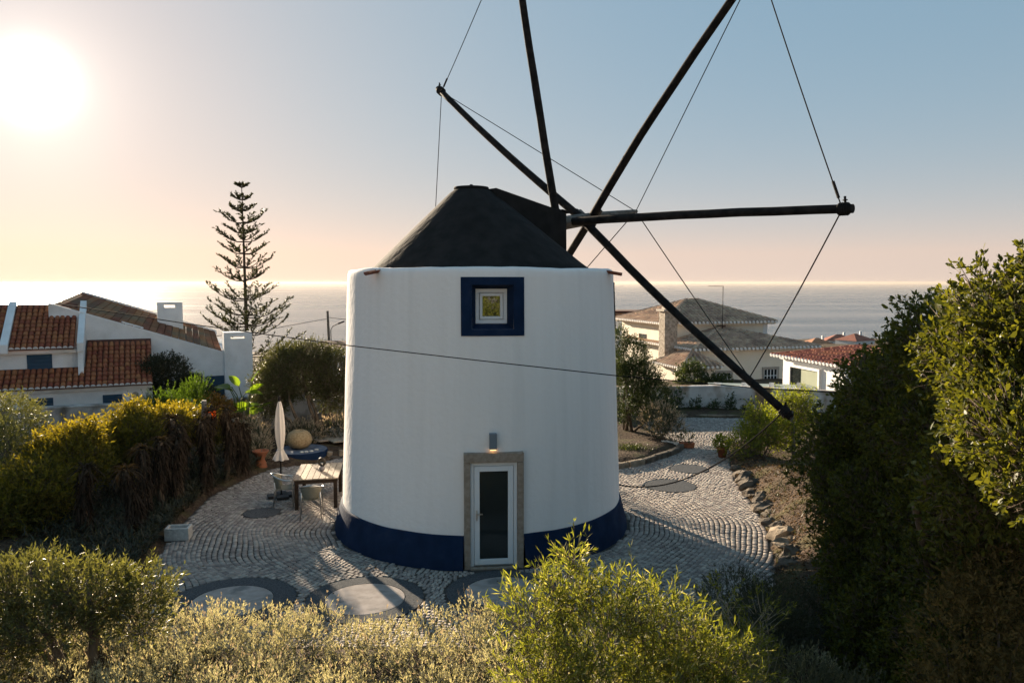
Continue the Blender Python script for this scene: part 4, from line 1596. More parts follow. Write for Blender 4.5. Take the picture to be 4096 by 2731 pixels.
# ---- bush in front, between lavender and hedge
fbush = [(0.85, 7.16, 2.15, 0.59, 0.5, 0.49), (0.56, 7.32, 2.56, 0.26, 0.26, 0.26), (0.17, 7.16, 2.39, 0.26, 0.26, 0.32), (0.97, 7.16, 2.47, 0.26, 0.26, 0.23), (1.29, 7.16, 2.39, 0.28, 0.28, 0.26), (1.59, 7.24, 2.15, 0.3, 0.3, 0.28), (0.32, 6.93, 1.92, 0.39, 0.39, 0.39), (1.36, 6.93, 1.8, 0.39, 0.39, 0.39), (0.82, 6.85, 1.68, 0.59, 0.47, 0.39), (1.87, 7.16, 1.88, 0.26, 0.26, 0.32), (1.71, 7.01, 1.6, 0.39, 0.39, 0.32), (0.58, 7.35, 2.87, 0.1, 0.1, 0.15), (0.39, 7.24, 2.66, 0.09, 0.09, 0.14), (1.12, 7.24, 2.66, 0.09, 0.09, 0.11), (0.81, 6.93, 1.27, 0.54, 0.45, 0.54), (1.98, 7.2, 1.9, 0.27, 0.27, 0.29), (2.21, 7.29, 1.63, 0.29, 0.27, 0.32), (1.35, 7.02, 1.27, 0.45, 0.45, 0.54), (0.36, 7.02, 1.27, 0.41, 0.45, 0.54), (0.8, 7.0, 0.9, 0.5, 0.5, 0.7), (1.4, 7.0, 0.9, 0.45, 0.45, 0.7), (1.75, 7.25, 1.95, 0.26, 0.26, 0.26)]
shrub('acacia_bush', (0.9, 7.1, 0.1), fbush, 3100, 0.22, 14, 0.075, 0.013, L_ACACIA, 'bright yellow-green feathery bush in front of the door, the nearest in the middle', 'bush', stems=16, stem_r=0.022, up=0.9, rnd=0.4, spread=0.55, inner=0.35, twigs=0.004)
# sparse young shrub beside it
tw = [(2.75, 9.4, 1.05, .3, .3, .4), (3.05, 9.5, 1.35, .22, .22, .4), (2.55, 9.5, 1.55, .22, .2, .25), (2.9, 9.4, .75, .4, .35, .4)]
shrub('sparse_shrub', (2.85, 9.4, 0.1), tw, 170, 0.24, 12, 0.07, 0.014, L_ACACIA, 'thin half-bare shrub with pale twigs right of the bright feathery bush', 'bush', stems=15, stem_r=0.016, bark=mat('pale_twig', (.3, .25, .17), (.4, .34, .24), 9, .8), up=0.9, rnd=0.4, spread=0.5, inner=0.3, twigs=0.005)

# ---- olive shrub, front left
os_ = [(-5.6, 10.2, 1.42, .58, .5, .30), (-6.4, 10.3, 1.45, .6, .5, .34), (-5.0, 10.4, 1.32, .42, .4, .26), (-5.9, 10.0, 1.1, .6, .5, .26), (-6.9, 10.2, 1.1, .45, .5, .5), (-4.9, 10.2, 1.05, .28, .3, .2), (-6.6, 9.8, .7, .35, .4, .4)]
shrub('olive_shrub', (-5.55, 10.3, 0.05), os_, 1900, 0.26, 14, 0.07, 0.017, L_OLIVE, 'dusky olive shrub with thick dark trunk in the bottom left corner', 'bush', stems=5, stem_r=0.085, stem_name='trunk', up=0.8, rnd=0.45, spread=0.5, inner=0.4, twigs=0.004)

# ---- lavender in the foreground
mounds = []
for gy_ in np.arange(7.7, 12.0, 0.52):
    for gx_ in np.arange(-7.4, 4.1, 0.56):
        x = gx_ + random.uniform(-.18, .18)
        y = gy_ + random.uniform(-.16, .16)
        lim = 11.75 + 0.25 * math.sin(x * 1.7) + 0.12 * math.sin(x * 4.1 + 1)
        if y > lim or (x > 2.6 and y > 10.2):
            continue
        h = 0.42 + 0.26 * random.random() + 0.14 * math.sin(x * 1.3 + y * .7)
        mounds.append((x, y, h * .5, .34 + .1 * random.random(), .34, h * .66))
P, D, bs, d, ln = shoots(mounds, 30000, 0.13, 8, up=0.9, rnd=0.35, spread=0.35, inner=0.75, zmin=0.12)
m_ = len(P)
lav = empty('lavender_bed', (-1.7, 9.6, 0.0))
tag(lav, 'pale dry lavender filling the bed across the foreground', 'lavender', kind='stuff')
leaf_mesh('foliage', P, D, 0.045 * (0.7 + .6 * RNG.random(m_)), 0.0125, L_LAV, lav)
P, D, bs, d, ln = shoots(mounds, 4200, 0.2, 3, up=1.6, rnd=0.3, spread=0.22, inner=0.9, zmin=0.2, tip=True)
leaf_mesh('flower_spikes', P, D, 0.05, 0.014, L_LAVF, lav)
twig_mesh('stalks', bs, d, ln, 0.005, mat('lavender_stalk', (.2, .17, .10), (.3, .25, .16), 6, .8), lav, back=.4)
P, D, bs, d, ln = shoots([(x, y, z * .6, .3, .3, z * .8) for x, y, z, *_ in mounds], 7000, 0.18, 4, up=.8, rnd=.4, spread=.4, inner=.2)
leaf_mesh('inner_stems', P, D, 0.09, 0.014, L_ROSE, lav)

# dark rosemary and lavender, lower right
for i, (x, y, z, r, lab) in enumerate(((3.5, 12.2, .45, .55, 'dark rosemary bush at the right end of the cobbles, farthest of the low dark ones'), (3.55, 11.0, .5, .7, 'wide dark rosemary bush between the thin shrub and the hedge'), (4.1, 11.6, .5, .6, 'dark rosemary bush against the foot of the hedge'))):
    shrub('rosemary_bush', (x, y, 0.1), [(x, y, z, r, r * .9, z * 1.1), (x + .3, y - .2, z * .8, r * .7, r * .7, z)], 900, 0.2, 12, 0.05, 0.010, L_ROSE, lab, 'bush', 'low dark bushes by the hedge', stems=5, up=1.0, rnd=0.4, spread=0.4, inner=0.5)
shrub('grey_lavender_bush', (3.4, 9.5, 0.05), [(3.4, 9.5, .4, .7, .6, .45), (4.0, 9.0, .4, .6, .6, .4)], 1300, 0.2, 9, 0.06, 0.012, leafmat('grey_lav', (.09, .095, .06), (.17, .165, .11), .3, .6, .2), 'grey-green lavender bush at the bottom edge beside the hedge', 'bush', stems=4, up=1.2, rnd=0.35, spread=0.35, inner=0.6)
shrub('reddish_shrub', (4.5, 7.4, 0.2), [(4.45, 7.3, 2.0, .6, .5, .7), (4.3, 7.0, 1.5, .55, .5, .6), (4.7, 7.5, 2.5, .4, .4, .4), (4.5, 7.2, .9, .6, .5, .6)], 2200, 0.2, 9, 0.06, 0.02, L_BROWN, 'brownish leafy shrub in the bottom right corner', 'bush', stems=8, up=0.6, rnd=0.5, spread=0.7, inner=0.5)

# ---- golden backlit bushes, left
eb = (([(-9.75, 20.3, 1.4, .95, .8, .66), (-9.2, 20.9, 1.65, .6, .6, .42), (-10.2, 19.9, 1.1, .7, .7, .6), (-9.9, 20.6, 1.95, .3, .3, .3)], (-9.8, 20.3, 0), 'golden backlit bush behind the tallest aloes, the right-hand one', 5200),
      ([(-10.4, 18.4, 1.3, .85, .75, .66), (-10.9, 18.6, 1.0, .6, .6, .6), (-10.1, 18.6, 1.85, .3, .3, .25)], (-10.5, 18.5, 0), 'golden backlit bush behind the nearer aloes, the middle one', 3800),
      ([(-10.45, 17.2, .85, .75, .7, .62), (-10.8, 16.6, .6, .6, .6, .5)], (-10.5, 17.1, 0), 'golden backlit bush lowest at the left edge', 3200),
      ([(-9.25, 22.2, 1.45, .65, .5, .42), (-8.8, 22.6, 1.2, .5, .5, .4)], (-9.2, 22.2, 0), 'small golden bush around the post lantern', 1900))
for cl, b, lab, n in eb:
    shrub('golden_bush', b, cl, int(n * .62), 0.34, 9, 0.11, 0.032, L_GOLD, lab, 'bush', 'golden bushes behind the aloes', stems=9, stem_r=.022, up=0.8, rnd=0.6, spread=0.8, inner=0.3, twigs=.005)
shrub('dusky_tree', (-12.6, 19.6, 0), [(-13.0, 20.2, 1.9, .9, .8, .7), (-12.2, 18.6, 1.3, .8, .8, .9), (-12.0, 17.6, .8, .8, .8, .7)], 3600, 0.24, 10, 0.07, 0.018, L_OLIVE, 'dark olive tree cut off by the left edge of the view', 'tree', stems=6, stem_r=.05, stem_name='trunk', up=.6, rnd=.5, spread=.6, inner=.45)

# ---- aloes along the patio edge
AL = [(-9.0, 16.6, 1.55), (-8.18, 16.4, 1.56), (-8.28, 17.6, 1.77), (-8.14, 18.3, 1.81), (-8.45, 19.6, 2.1), (-8.06, 19.2, 1.93), (-7.95, 18.9, 1.72), (-8.0, 20.2, 1.92), (-7.95, 20.9, 2.05), (-7.85, 21.5, 2.04), (-7.75, 22.0, 1.72), (-7.6, 22.4, 1.4)]
ORD = ['twelfth', 'eleventh', 'tenth', 'ninth', 'eighth', 'seventh', 'sixth', 'fifth', 'fourth', 'third', 'second', 'first']
for i, (x, y, h) in enumerate(AL):
    a = empty('aloe', (x, y, 0), 'shaggy-trunked tree aloe, %s from the terracotta urn along the patio edge' % ORD[i], 'aloe', 'tree aloes along the patio edge')
    lean = Vector((random.uniform(-.25, .25), random.uniform(-.15, .15), 0))
    top = Vector((x, y, h)) + lean * .3
    MB().tube([(x, y, -.05), tuple(Vector((x, y, h * .5)) + lean), tuple(top)], [.085, .075, .06], 8).build('trunk', M_BARK, a, smooth=True)
    n = random.randint(420, 620)
    s0 = random.uniform(.12, .42)
    t = RNG.random(n) ** .8
    th = RNG.random(n) * 2 * np.pi
    z = h * (s0 + (.97 - s0) * t)
    rr = .06 + .10 * RNG.random(n)
    ctr = np.array([x, y])[None] + np.array([lean.x, lean.y])[None] * np.sin(np.pi * z / h)[:, None]
    P = np.stack([ctr[:, 0] + np.cos(th) * rr, ctr[:, 1] + np.sin(th) * rr, z], 1)
    D = np.stack([np.cos(th) * .28, np.sin(th) * .28, -np.ones(n) * .75], 1) + RNG.normal(size=(n, 3)) * .28
    ribbons('leaf_skirt', P, D, .10 + .24 * RNG.random(n) ** 1.5, .036, .35, L_SKIRT, a, 2)
    n = 46
    th = RNG.random(n) * 2 * np.pi
    el = RNG.random(n) * 1.15 - .15
    D = np.stack([np.cos(th) * np.cos(el), np.sin(th) * np.cos(el), np.sin(el) + .15], 1)
    P = np.array(top)[None] + D * .05
    ribbons('rosette', P, D, .30 + .22 * RNG.random(n), .055, .8, L_ALOE, a, 4)
for i, (x, y, s, lab) in enumerate(((-8.47, 15.8, .45, 'low star-shaped aloe rosette at the foot of the nearer tree aloes, leftmost'), (-7.98, 15.1, .4, 'low star-shaped aloe rosette nearest the corner of the patio'), (-7.95, 15.9, .38, 'low star-shaped aloe rosette just left of the stone trough'), (-8.75, 14.9, .42, 'low star-shaped aloe rosette nearest the olive shrub'))):
    a = empty('low_aloe', (x, y, .05), lab, 'aloe', 'low aloe rosettes')
    n = 30
    th = RNG.random(n) * 2 * np.pi
    el = RNG.random(n) * 1.1 + .05
    D = np.stack([np.cos(th) * np.cos(el), np.sin(th) * np.cos(el), np.sin(el)], 1)
    ribbons('rosette', np.array([x, y, .12])[None] + D * .03, D, s * (.8 + .5 * RNG.random(n)), .06, .35, L_ALOE, a, 4)
# dark undergrowth below the aloes and in the beds
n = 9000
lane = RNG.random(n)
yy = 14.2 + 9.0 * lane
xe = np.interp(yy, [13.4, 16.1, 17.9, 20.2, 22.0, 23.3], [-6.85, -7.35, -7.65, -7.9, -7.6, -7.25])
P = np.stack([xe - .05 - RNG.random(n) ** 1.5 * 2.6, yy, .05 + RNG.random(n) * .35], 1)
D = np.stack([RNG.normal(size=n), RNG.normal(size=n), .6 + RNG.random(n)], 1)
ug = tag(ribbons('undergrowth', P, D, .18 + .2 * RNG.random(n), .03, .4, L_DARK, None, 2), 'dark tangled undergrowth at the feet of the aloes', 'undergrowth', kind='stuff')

# ---- middle distance, left of the mill
shrub('olive_tree', (-6.75, 27.4, 0), [(-7.35, 27.5, 2.35, 1.25, 1.0, .85), (-6.2, 27.6, 2.3, .9, .9, .8), (-8.2, 27.4, 1.9, .75, .7, .65), (-7.0, 27.3, 2.95, .7, .7, .45), (-7.9, 27.5, 2.8, .5, .5, .4), (-6.0, 27.4, 1.6, .7, .6, .5), (-8.3, 27.0, 1.35, .55, .5, .45)], 5600, 0.3, 11, 0.085, 0.022, leafmat('olive_tree_leaf', (.035, .042, .016), (.09, .092, .036), .3, .5, .25), 'multi-stemmed olive tree beside the mill, by the plank terrace', 'tree', stems=7, stem_r=.075, stem_name='trunk', up=.6, rnd=.5, spread=.55, inner=.5, twigs=.006)
shrub('climbing_bush', (-13.7, 31.2, -.5), [(-13.6, 31.2, 1.5, 1.0, .6, 1.15), (-12.8, 31.5, 1.0, .7, .6, .8), (-14.1, 31.2, 1.8, .6, .5, .7), (-12.2, 31.7, .7, .5, .5, .6)], 3600, .22, 9, .09, .035, L_DARK, 'dark round bush growing against the white house wall', 'bush', stems=6, stem_r=.04, up=.5, rnd=.5, spread=.7, inner=.5)
shrub('feathery_shrub', (-10.7, 25, 0), [(-10.9, 25, 1.3, .45, .45, .6), (-10.2, 25.1, 1.5, .3, .3, .75), (-11.4, 25, 1.2, .4, .4, .5), (-9.95, 25.2, 1.9, .2, .2, .4)], 800, .4, 22, .08, .018, leafmat('feathery_leaf', (.035, .06, .012), (.08, .12, .02), .45, .4, .4, (1.8, 1.9, .5)), 'bright green feathery shrub with upright plumes before the white house', 'bush', stems=9, up=1.6, rnd=.3, spread=.35, inner=.2)
ph = empty('philodendron', (-8.95, 26.2, 0), 'broad-leaved bright green plant left of the olive tree, leaves glowing', 'plant')
for i in range(15):
    th = random.uniform(0, 2 * math.pi)
    el = random.uniform(.15, 1.25)
    st = Vector((-8.95 + random.uniform(-.25, .35), 26.2 + random.uniform(-.2, .2), 1.0 + random.uniform(0, 1.1)))
    d = Vector((math.cos(th) * math.cos(el), math.sin(th) * math.cos(el), math.sin(el)))
    L = random.uniform(.5, .85)
    W = L * random.uniform(.42, .55)
    s = d.cross(Vector((0, 0, 1)) + Vector((random.uniform(-.6, .6), random.uniform(-.6, .6), 0))).normalized()
    up = s.cross(d)
    vs, fs = [], []
    prof = ((0, .05), (.15, .75), (.4, 1.0), (.65, .85), (.85, .5), (1, .03))
    for t, w in prof:
        c = st + d * L * (.25 + t) - Vector((0, 0, 1)) * L * .35 * t * t
        for q in (-1, 0, 1):
            vs.append(c + s * (W * .5 * w * q * (1 + .12 * math.sin(t * 25 + i) * abs(q))) + up * (.05 * abs(q) * L))
    for k in range(len(prof) - 1):
        for q in range(2):
            fs.append((k * 3 + q, k * 3 + q + 1, k * 3 + q + 4, k * 3 + q + 3))
    MB().add(vs, fs).build('leaf', L_PHIL, ph)
    MB().tube([(-8.95, 26.2, 0), st - Vector((0, 0, .2)), st + d * L * .27], [.03, .02, .012], 5).build('stem', leafmat('phil_stem', (.05, .07, .02), (.06, .08, .02), .1), ph)
shrub('yellow_croton', (-9.9, 26.0, 0), [(-9.9, 26, 1.45, .4, .35, .25), (-9.5, 25.9, 1.2, .35, .3, .35)], 330, .2, 9, .12, .04, leafmat('croton_leaf', (.12, .09, .02), (.25, .14, .03), .5, .4, .4, (1.9, 1.3, .5)), 'orange-tinged leafy shrub between the feathery shrub and the broad-leaved plant', 'bush', stems=6, up=.6, rnd=.5, spread=.7, inner=.4)
LB = [(-7.0, 26.3, .55, .6, 'brown-tipped lavender clump under the olive tree, left of its trunks'), (-5.9, 27.0, .6, .65, 'brown-tipped lavender clump under the olive tree, touching the mill'), (-8.3, 24.6, .75, .6, 'brown-tipped lavender clump behind the terracotta urn'), (-8.6, 25.6, .8, .6, 'brown-tipped lavender clump below the broad-leaved plant'), (-9.4, 24.0, .8, .6, 'brown-tipped lavender clump behind the post lantern'), (-7.9, 23.8, .5, .45, 'brown-tipped lavender clump right of the shaggy aloes'), (-10.6, 22.9, .8, .7, 'brown-tipped lavender clump among the golden bushes'), (-11.9, 22.0, .8, .7, 'brown-tipped lavender clump near the left edge, below the garden wall')]
for x, y, h, r, lab in LB:
    a = empty('lavender_bush', (x, y, 0), lab, 'bush', 'lavender clumps behind the patio')
    c = [(x, y, h * .45, r, r * .9, h * .75)]
    P, D, *_ = shoots(c, 420, .25, 10, up=1.3, rnd=.3, spread=.3, inner=.5)
    leaf_mesh('foliage', P, D, .08, .018, L_ROSE, a)
    P, D, *_ = shoots(c, 420, .3, 4, up=1.6, rnd=.3, spread=.2, inner=.85, tip=True)
    leaf_mesh('flower_spikes', P, D, .1, .026, L_LAVF, a)

# ---- behind the mill, right
shrub('juniper_tree', (4.2, 28.6, 0), [(4.1, 28.6, 1.6, .95, .9, 1.1), (4.3, 28.5, 2.7, .55, .55, .8), (5.0, 28.2, 1.35, .6, .6, .75), (3.9, 28.8, 3.3, .3, .3, .5), (4.55, 28.4, 2.1, .7, .6, .6), (5.3, 28.0, .9, .4, .4, .5)], 4200, .26, 13, .07, .02, L_JUNI, 'dark bushy juniper tree directly behind the right side of the mill', 'tree', stems=6, stem_r=.06, stem_name='trunk', up=.9, rnd=.45, spread=.45, inner=.5)
a = empty('lavender_bush', (5.0, 26.9, 0), 'tall pinkish lavender bush in the stone-edged bed right of the mill', 'bush')
c = [(5.0, 26.9, .75, .5, .45, .45), (5.35, 26.7, .55, .35, .35, .35)]
P, D, bs, d, ln = shoots(c, 480, .25, 10, up=.9, rnd=.35, spread=.35, inner=.4)
leaf_mesh('foliage', P, D, .08, .018, L_ROSE, a)
P, D, *_ = shoots(c, 380, .3, 4, up=1.3, rnd=.3, spread=.2, inner=.85, tip=True)
leaf_mesh('flower_spikes', P, D, .1, .026, L_LAVF, a)
mb = MB()
for i in range(9):
    limb(mb, (5.05, 26.85, 0), (5.05 + random.uniform(-.4, .4), 26.85 + random.uniform(-.3, .3), .6), .018, .008)
mb.build('stem', M_BARK, a)
a = empty('grass_tuft', (3.95, 25.4, 0), 'arching green grass tuft in the bed against the mill', 'grass')
n = 420
th = RNG.random(n) * 2 * np.pi
D = np.stack([np.cos(th) * (.3 + RNG.random(n) * .8), np.sin(th) * (.3 + RNG.random(n) * .8), 1 + RNG.random(n)], 1)
P = np.stack([3.95 + RNG.normal(size=n) * .25, 25.5 + RNG.normal(size=n) * .2, np.zeros(n)], 1)
ribbons('blades', P, D, .5 + .4 * RNG.random(n), .022, .7, leafmat('tuft', (.03, .045, .01), (.07, .085, .02), .4), a, 4)
yb = (([(7.7, 24.2, .9, .65, .6, .5), (7.1, 23.9, .55, .45, .45, .4), (8.3, 24.4, .85, .5, .45, .55), (7.5, 24.2, 1.4, .25, .25, .25)], (7.7, 24.2, 0), 'sunlit yellow-green bush under the tip of the lowest spar', 1300, .34),
      ([(8.9, 24.9, 1.2, .45, .4, .8), (8.45, 25.0, 1.5, .22, .22, .5), (9.2, 24.8, 1.45, .25, .25, .6)], (8.85, 24.9, 0), 'tall-shooted yellow-green bush beside the wooden post and the hedge', 700, .4))
for cl, b, lab, n, ln_ in yb:
    shrub('yellow_bush', b, cl, n, ln_, 9, .07, .028, L_YELLOW, lab, 'bush', 'yellow-green bushes by the drive', stems=9, stem_r=.018, up=.9, rnd=.4, spread=.6, inner=.4, twigs=.005)
for i, (x, s, lab) in enumerate(((6.3, .35, 'small climber at the foot of the boundary wall, leftmost'), (6.95, .8, 'tallest climber on the boundary wall'), (7.7, .5, 'leafy climber on the boundary wall, second from the tallest'), (8.5, .35, 'low climber in the middle of the boundary wall'), (9.2, .55, 'thin climber on the boundary wall above the yellow bush'), (10.0, .35, 'low climber on the boundary wall next to the brown stain'))):
    y = 33.35 + (x - 6) * .02
    shrub('wall_climber', (x, y, 0), [(x, y, s * .4, .2, .12, s * .42), (x + .1, y, s * .9, .12, .1, s * .3)], int(75 * (.5 + s)), .22, 7, .08, .04, L_JUNI, lab, 'plant', 'climbers on the boundary wall', stems=4, stem_r=.01, up=.8, rnd=.5, spread=.7, inner=.2)
shrub('villa_shrub', (10.3, 43.5, -2.5), [(9.9, 43.6, .1, .8, .6, .9), (11.2, 43.4, -.3, .9, .6, .6), (10.4, 43.5, -1, 1.2, .8, 1)], 1500, .3, 8, .14, .06, L_JUNI, 'dark green shrub against the cream villa porch', 'bush', stems=5, up=.6, rnd=.5, spread=.7, inner=.5)

# ---- Norfolk pine
NP = Vector((-17.45, 52, -3.0))
pine = empty('norfolk_pine', NP, 'tall symmetrical Norfolk pine standing against the sea, left of the mill', 'tree')
TOPZ = 11.9
mb = MB()
mb.tube([(NP.x + .25 * (1 - i / 8) * .6, NP.y, NP.z + (TOPZ - NP.z) * i / 8) for i in range(9)], [.2 - .022 * i for i in range(9)], 8)
mb.build('trunk', mat('pine_bark', (.035, .025, .018), (.07, .05, .035), 6, .9), pine, smooth=True)
tiers = [(11.7, .35), (11.0, .75), (10.35, .95), (9.75, 1.55), (9.0, 1.25), (8.55, 1.5), (7.75, 1.5), (6.95, 1.85), (6.1, 1.95), (5.0, 2.45), (4.0, 2.9), (3.45, 2.9), (2.85, 3.0), (1.6, 3.3), (.4, 3.4)]
LP, LD = [], []
for k, (z, L) in enumerate(tiers):
    nb = 7 if k > 8 else 6
    ph0 = random.random() * 6
    for b in range(nb):
        th = ph0 + b * 2 * math.pi / nb + random.uniform(-.2, .2)
        l = L * random.uniform(.72, 1.08)
        dx = Vector((math.cos(th), math.sin(th), 0))
        tt = (z - NP.z) / (TOPZ - NP.z)
        p0 = Vector((NP.x + .15 * (1 - tt), NP.y, z - .28 * l))
        pts = [p0 + dx * l * t + Vector((0, 0, l * (.42 * t ** 1.35 - .10 * math.sin(math.pi * t)))) for t in (0, .25, .5, .75, 1)]
        MB().tube(pts, [.045, .036, .028, .02, .012], 5).build('branch', MATS['pine_bark'], pine)
        nt = int(9 + l * 7)
        for j in range(nt):
            t = .30 + .70 * (j + random.random()) / nt
            if random.random() < .36:
                continue
            i0 = min(int(t * 4), 3)
            c = pts[i0].lerp(pts[i0 + 1], t * 4 - i0)
            sd = dx.cross(Vector((0, 0, 1))) * random.choice((-1, 1)) * random.uniform(.2, 1)
            td = (dx * random.uniform(.2, .9) + sd * .8 + Vector((0, 0, random.uniform(.25, .9)))).normalized()
            tl = (.16 + .24 * min(1, l / 2)) * random.uniform(.6, 1.2)
            for q in range(14):
                f = random.random()
                LP.append(tuple(c + td * tl * f))
                LD.append(tuple(td + Vector((random.gauss(0, .45), random.gauss(0, .45), random.gauss(.25, .3)))))
leaf_mesh('crown', np.array(LP), np.array(LD), .17, .05, L_PINE, pine)

# fallen leaves and dry grass on the bank
n = 7000
P = np.stack([4.6 + RNG.random(n) * 3.4, 12.5 + RNG.random(n) * 12, np.zeros(n)], 1)
P = P[~inside(P[:, :2])]
P[:, 2] = terrain_z(P[:, 0], P[:, 1]) + .02
n = len(P)
D = np.stack([RNG.normal(size=n), RNG.normal(size=n), .25 * RNG.random(n)], 1)
tag(leaf_mesh('leaf_litter', P, D, .05 + .05 * RNG.random(n), .035, leafmat('dry_litter', (.05, .03, .018), (.20, .13, .075), .1, .9, .05)), 'brown leaf litter on the bank between rocks and hedge', 'leaf litter', kind='stuff')

# weeds on the bank
n = 5000
P = np.stack([5.0 + RNG.random(n) * 2.8, 13 + RNG.random(n) * 11, np.zeros(n)], 1)
P = P[~inside(P[:, :2])]
P = P[np.sin(P[:, 0] * 5.1) * np.sin(P[:, 1] * 3.3 + 1) > .25]
P[:, 2] = terrain_z(P[:, 0], P[:, 1])
n = len(P)
D = np.stack([RNG.normal(size=n), RNG.normal(size=n), 1.2 + RNG.random(n)], 1)
tag(ribbons('bank_weeds', P, D, .12 + .18 * RNG.random(n), .02, .5, L_ROSE, None, 2), 'sparse low weeds on the brown bank below the hedge', 'weeds', kind='stuff')

# a few blown leaves on the cobbles, more along the edges
n = 900
P = np.stack([-8 + RNG.random(n) * 15, 12 + RNG.random(n) * 20, np.full(n, .014)], 1)
k = inside(P[:, :2]) & (np.linalg.norm(P[:, :2] - TC, axis=1) > 3.45)
P = P[k & (RNG.random(n) < np.clip(1.1 - edge_dist(P[:, :2]) / 1.5, .18, 1))]
n = len(P)
D = np.stack([RNG.normal(size=n), RNG.normal(size=n), .2 * RNG.random(n)], 1)
tag(leaf_mesh('fallen_leaves', P, D, .035 + .03 * RNG.random(n), .025, MATS['dry_litter']), 'scattered dry leaves lying on the cobbles', 'fallen leaves', kind='stuff')

# low scrub on the slope below the gardens
n = 520
sx = RNG.uniform(-60, 75, n)
sy = 37 + RNG.random(n) ** 1.6 * 150
sx = sx * (sy / 90 + .45)
keep = ~((sx > 5) & (sx < 21) & (sy < 62)) & ~((np.abs(sx + 13) < 8) & (sy < 42)) & ~((sx > 11) & (sy < 44))
sx, sy = sx[keep], sy[keep]
sz = terrain_z(sx, sy)
rr = .35 + .5 * RNG.random(len(sx))
P, D, *_ = shoots([(a, b, c + .1, r_, r_, r_ * .7) for a, b, c, r_ in zip(sx, sy, sz, rr)], 14000, .35, 3, up=.7, rnd=.5, spread=.7, inner=.5)
tag(leaf_mesh('hillside_scrub', P, D, .3, .12, L_DARK), 'low dark scrub on the slope towards the sea', 'scrub', kind='stuff')

# ---- tree behind the viewer, seen only as a reflection in the mill window
shrub('garden_tree', (5.0, -10.5, -1.0), [(4.6, -10, 4.6, 1.8, 1.5, 1.5), (6.2, -11, 5.6, 1.6, 1.5, 1.4), (3.4, -11, 5.2, 1.4, 1.3, 1.2), (5.0, -10.4, 3.2, 1.8, 1.5, 1.2)], 3200, .35, 9, .14, .05, L_YELLOW, 'sunlit leafy tree mirrored in the small upper window pane', 'tree', stems=6, stem_r=.12, stem_name='trunk', up=.6, rnd=.5, spread=.7, inner=.5)

# ------------------------------------------------------------------ things on and around the patio
M_PLANK = mat('bleached_plank', (0.27, 0.22, 0.165), (0.40, 0.335, 0.26), 7, 0.8, island=.18, stretch=(3, .4, 3), bump=.003, bscale=40)
M_LEGW = mat('dark_table_leg', (0.025, 0.017, 0.012), (0.05, 0.035, 0.025), 8, .8, spec=.1)
M_ALU = mat('aluminium_tube', (0.55, 0.55, 0.54), None, rough=.32, metal=1.0)
M_WICK = mat('grey_wicker', (0.16, 0.15, 0.11), (0.26, 0.24, 0.18), 70, .8, bump=.004, bscale=120)
M_POT = mat('terracotta', (0.22, 0.075, 0.035), (0.32, 0.12, 0.06), 5, .85, bump=.003, bscale=30)

# table
TO = Vector((-5.28, 18.85, 0))
tr = R(13)
TU = Vector((math.cos(tr), math.sin(tr), 0))
TV = Vector((-math.sin(tr) * .6, math.cos(tr), 0)).normalized()
tb = empty('garden_table', TO, 'weathered plank table with dark square legs at the left side of the mill', 'table')


def tp(u, v, z):
    return TO + TU * u + TV * v + Vector((0, 0, z))


W_, L_ = 1.08, 1.66
npk = 7
for i in range(npk):
    u0, u1 = W_ * i / npk + .006, W_ * (i + 1) / npk - .006
    dz = random.uniform(-.003, .003)
    MB().hexa([tp(u0, 0, .735 + dz), tp(u1, 0, .735 + dz), tp(u1, L_, .735 + dz), tp(u0, L_, .735 + dz), tp(u0, 0, .765 + dz), tp(u1, 0, .765 + dz), tp(u1, L_, .765 + dz), tp(u0, L_, .765 + dz)]).build('plank', M_PLANK, tb, bevel=.004)
for u in (.08, W_ - .08):
    for v in (.08, L_ - .08):
        MB().hexa([tp(u - .04, v - .04, 0), tp(u + .04, v - .04, 0), tp(u + .04, v + .04, 0), tp(u - .04, v + .04, 0), tp(u - .045, v - .045, .73), tp(u + .045, v - .045, .73), tp(u + .045, v + .045, .73), tp(u - .045, v + .045, .73)]).build('leg', M_LEGW, tb)
for q in ((.05, W_ - .05, .03, .06), (.05, W_ - .05, L_ - .06, L_ - .03), (.03, .06, .06, L_ - .06), (W_ - .06, W_ - .03, .06, L_ - .06)):
    MB().hexa([tp(q[0], q[2], .64), tp(q[1], q[2], .64), tp(q[1], q[3], .64), tp(q[0], q[3], .64), tp(q[0], q[2], .732), tp(q[1], q[2], .732), tp(q[1], q[3], .732), tp(q[0], q[3], .732)]).build('apron', M_LEGW, tb)
# ring ornament
rp = tp(.62, .75, .768)
orn = empty('ring_ornament', rp, 'small dark ring standing on a round stone on the table', 'ornament')
prof = [(.02, 0), (.055, .02), (.075, .06), (.07, .10), (.04, .13), (.01, .135)]
MB().lathe(prof, rp, 16).build('stone', mat('grey_pebble', (.14, .13, .14), (.24, .23, .24), 10, .7), orn, smooth=True)
MB().torus(rp + Vector((0, 0, .235)), .085, .032, (.35, 1, 0), 24, 10).build('ring', mat('dark_bronze', (.03, .022, .016), (.05, .04, .03), 8, .5), orn, smooth=True)


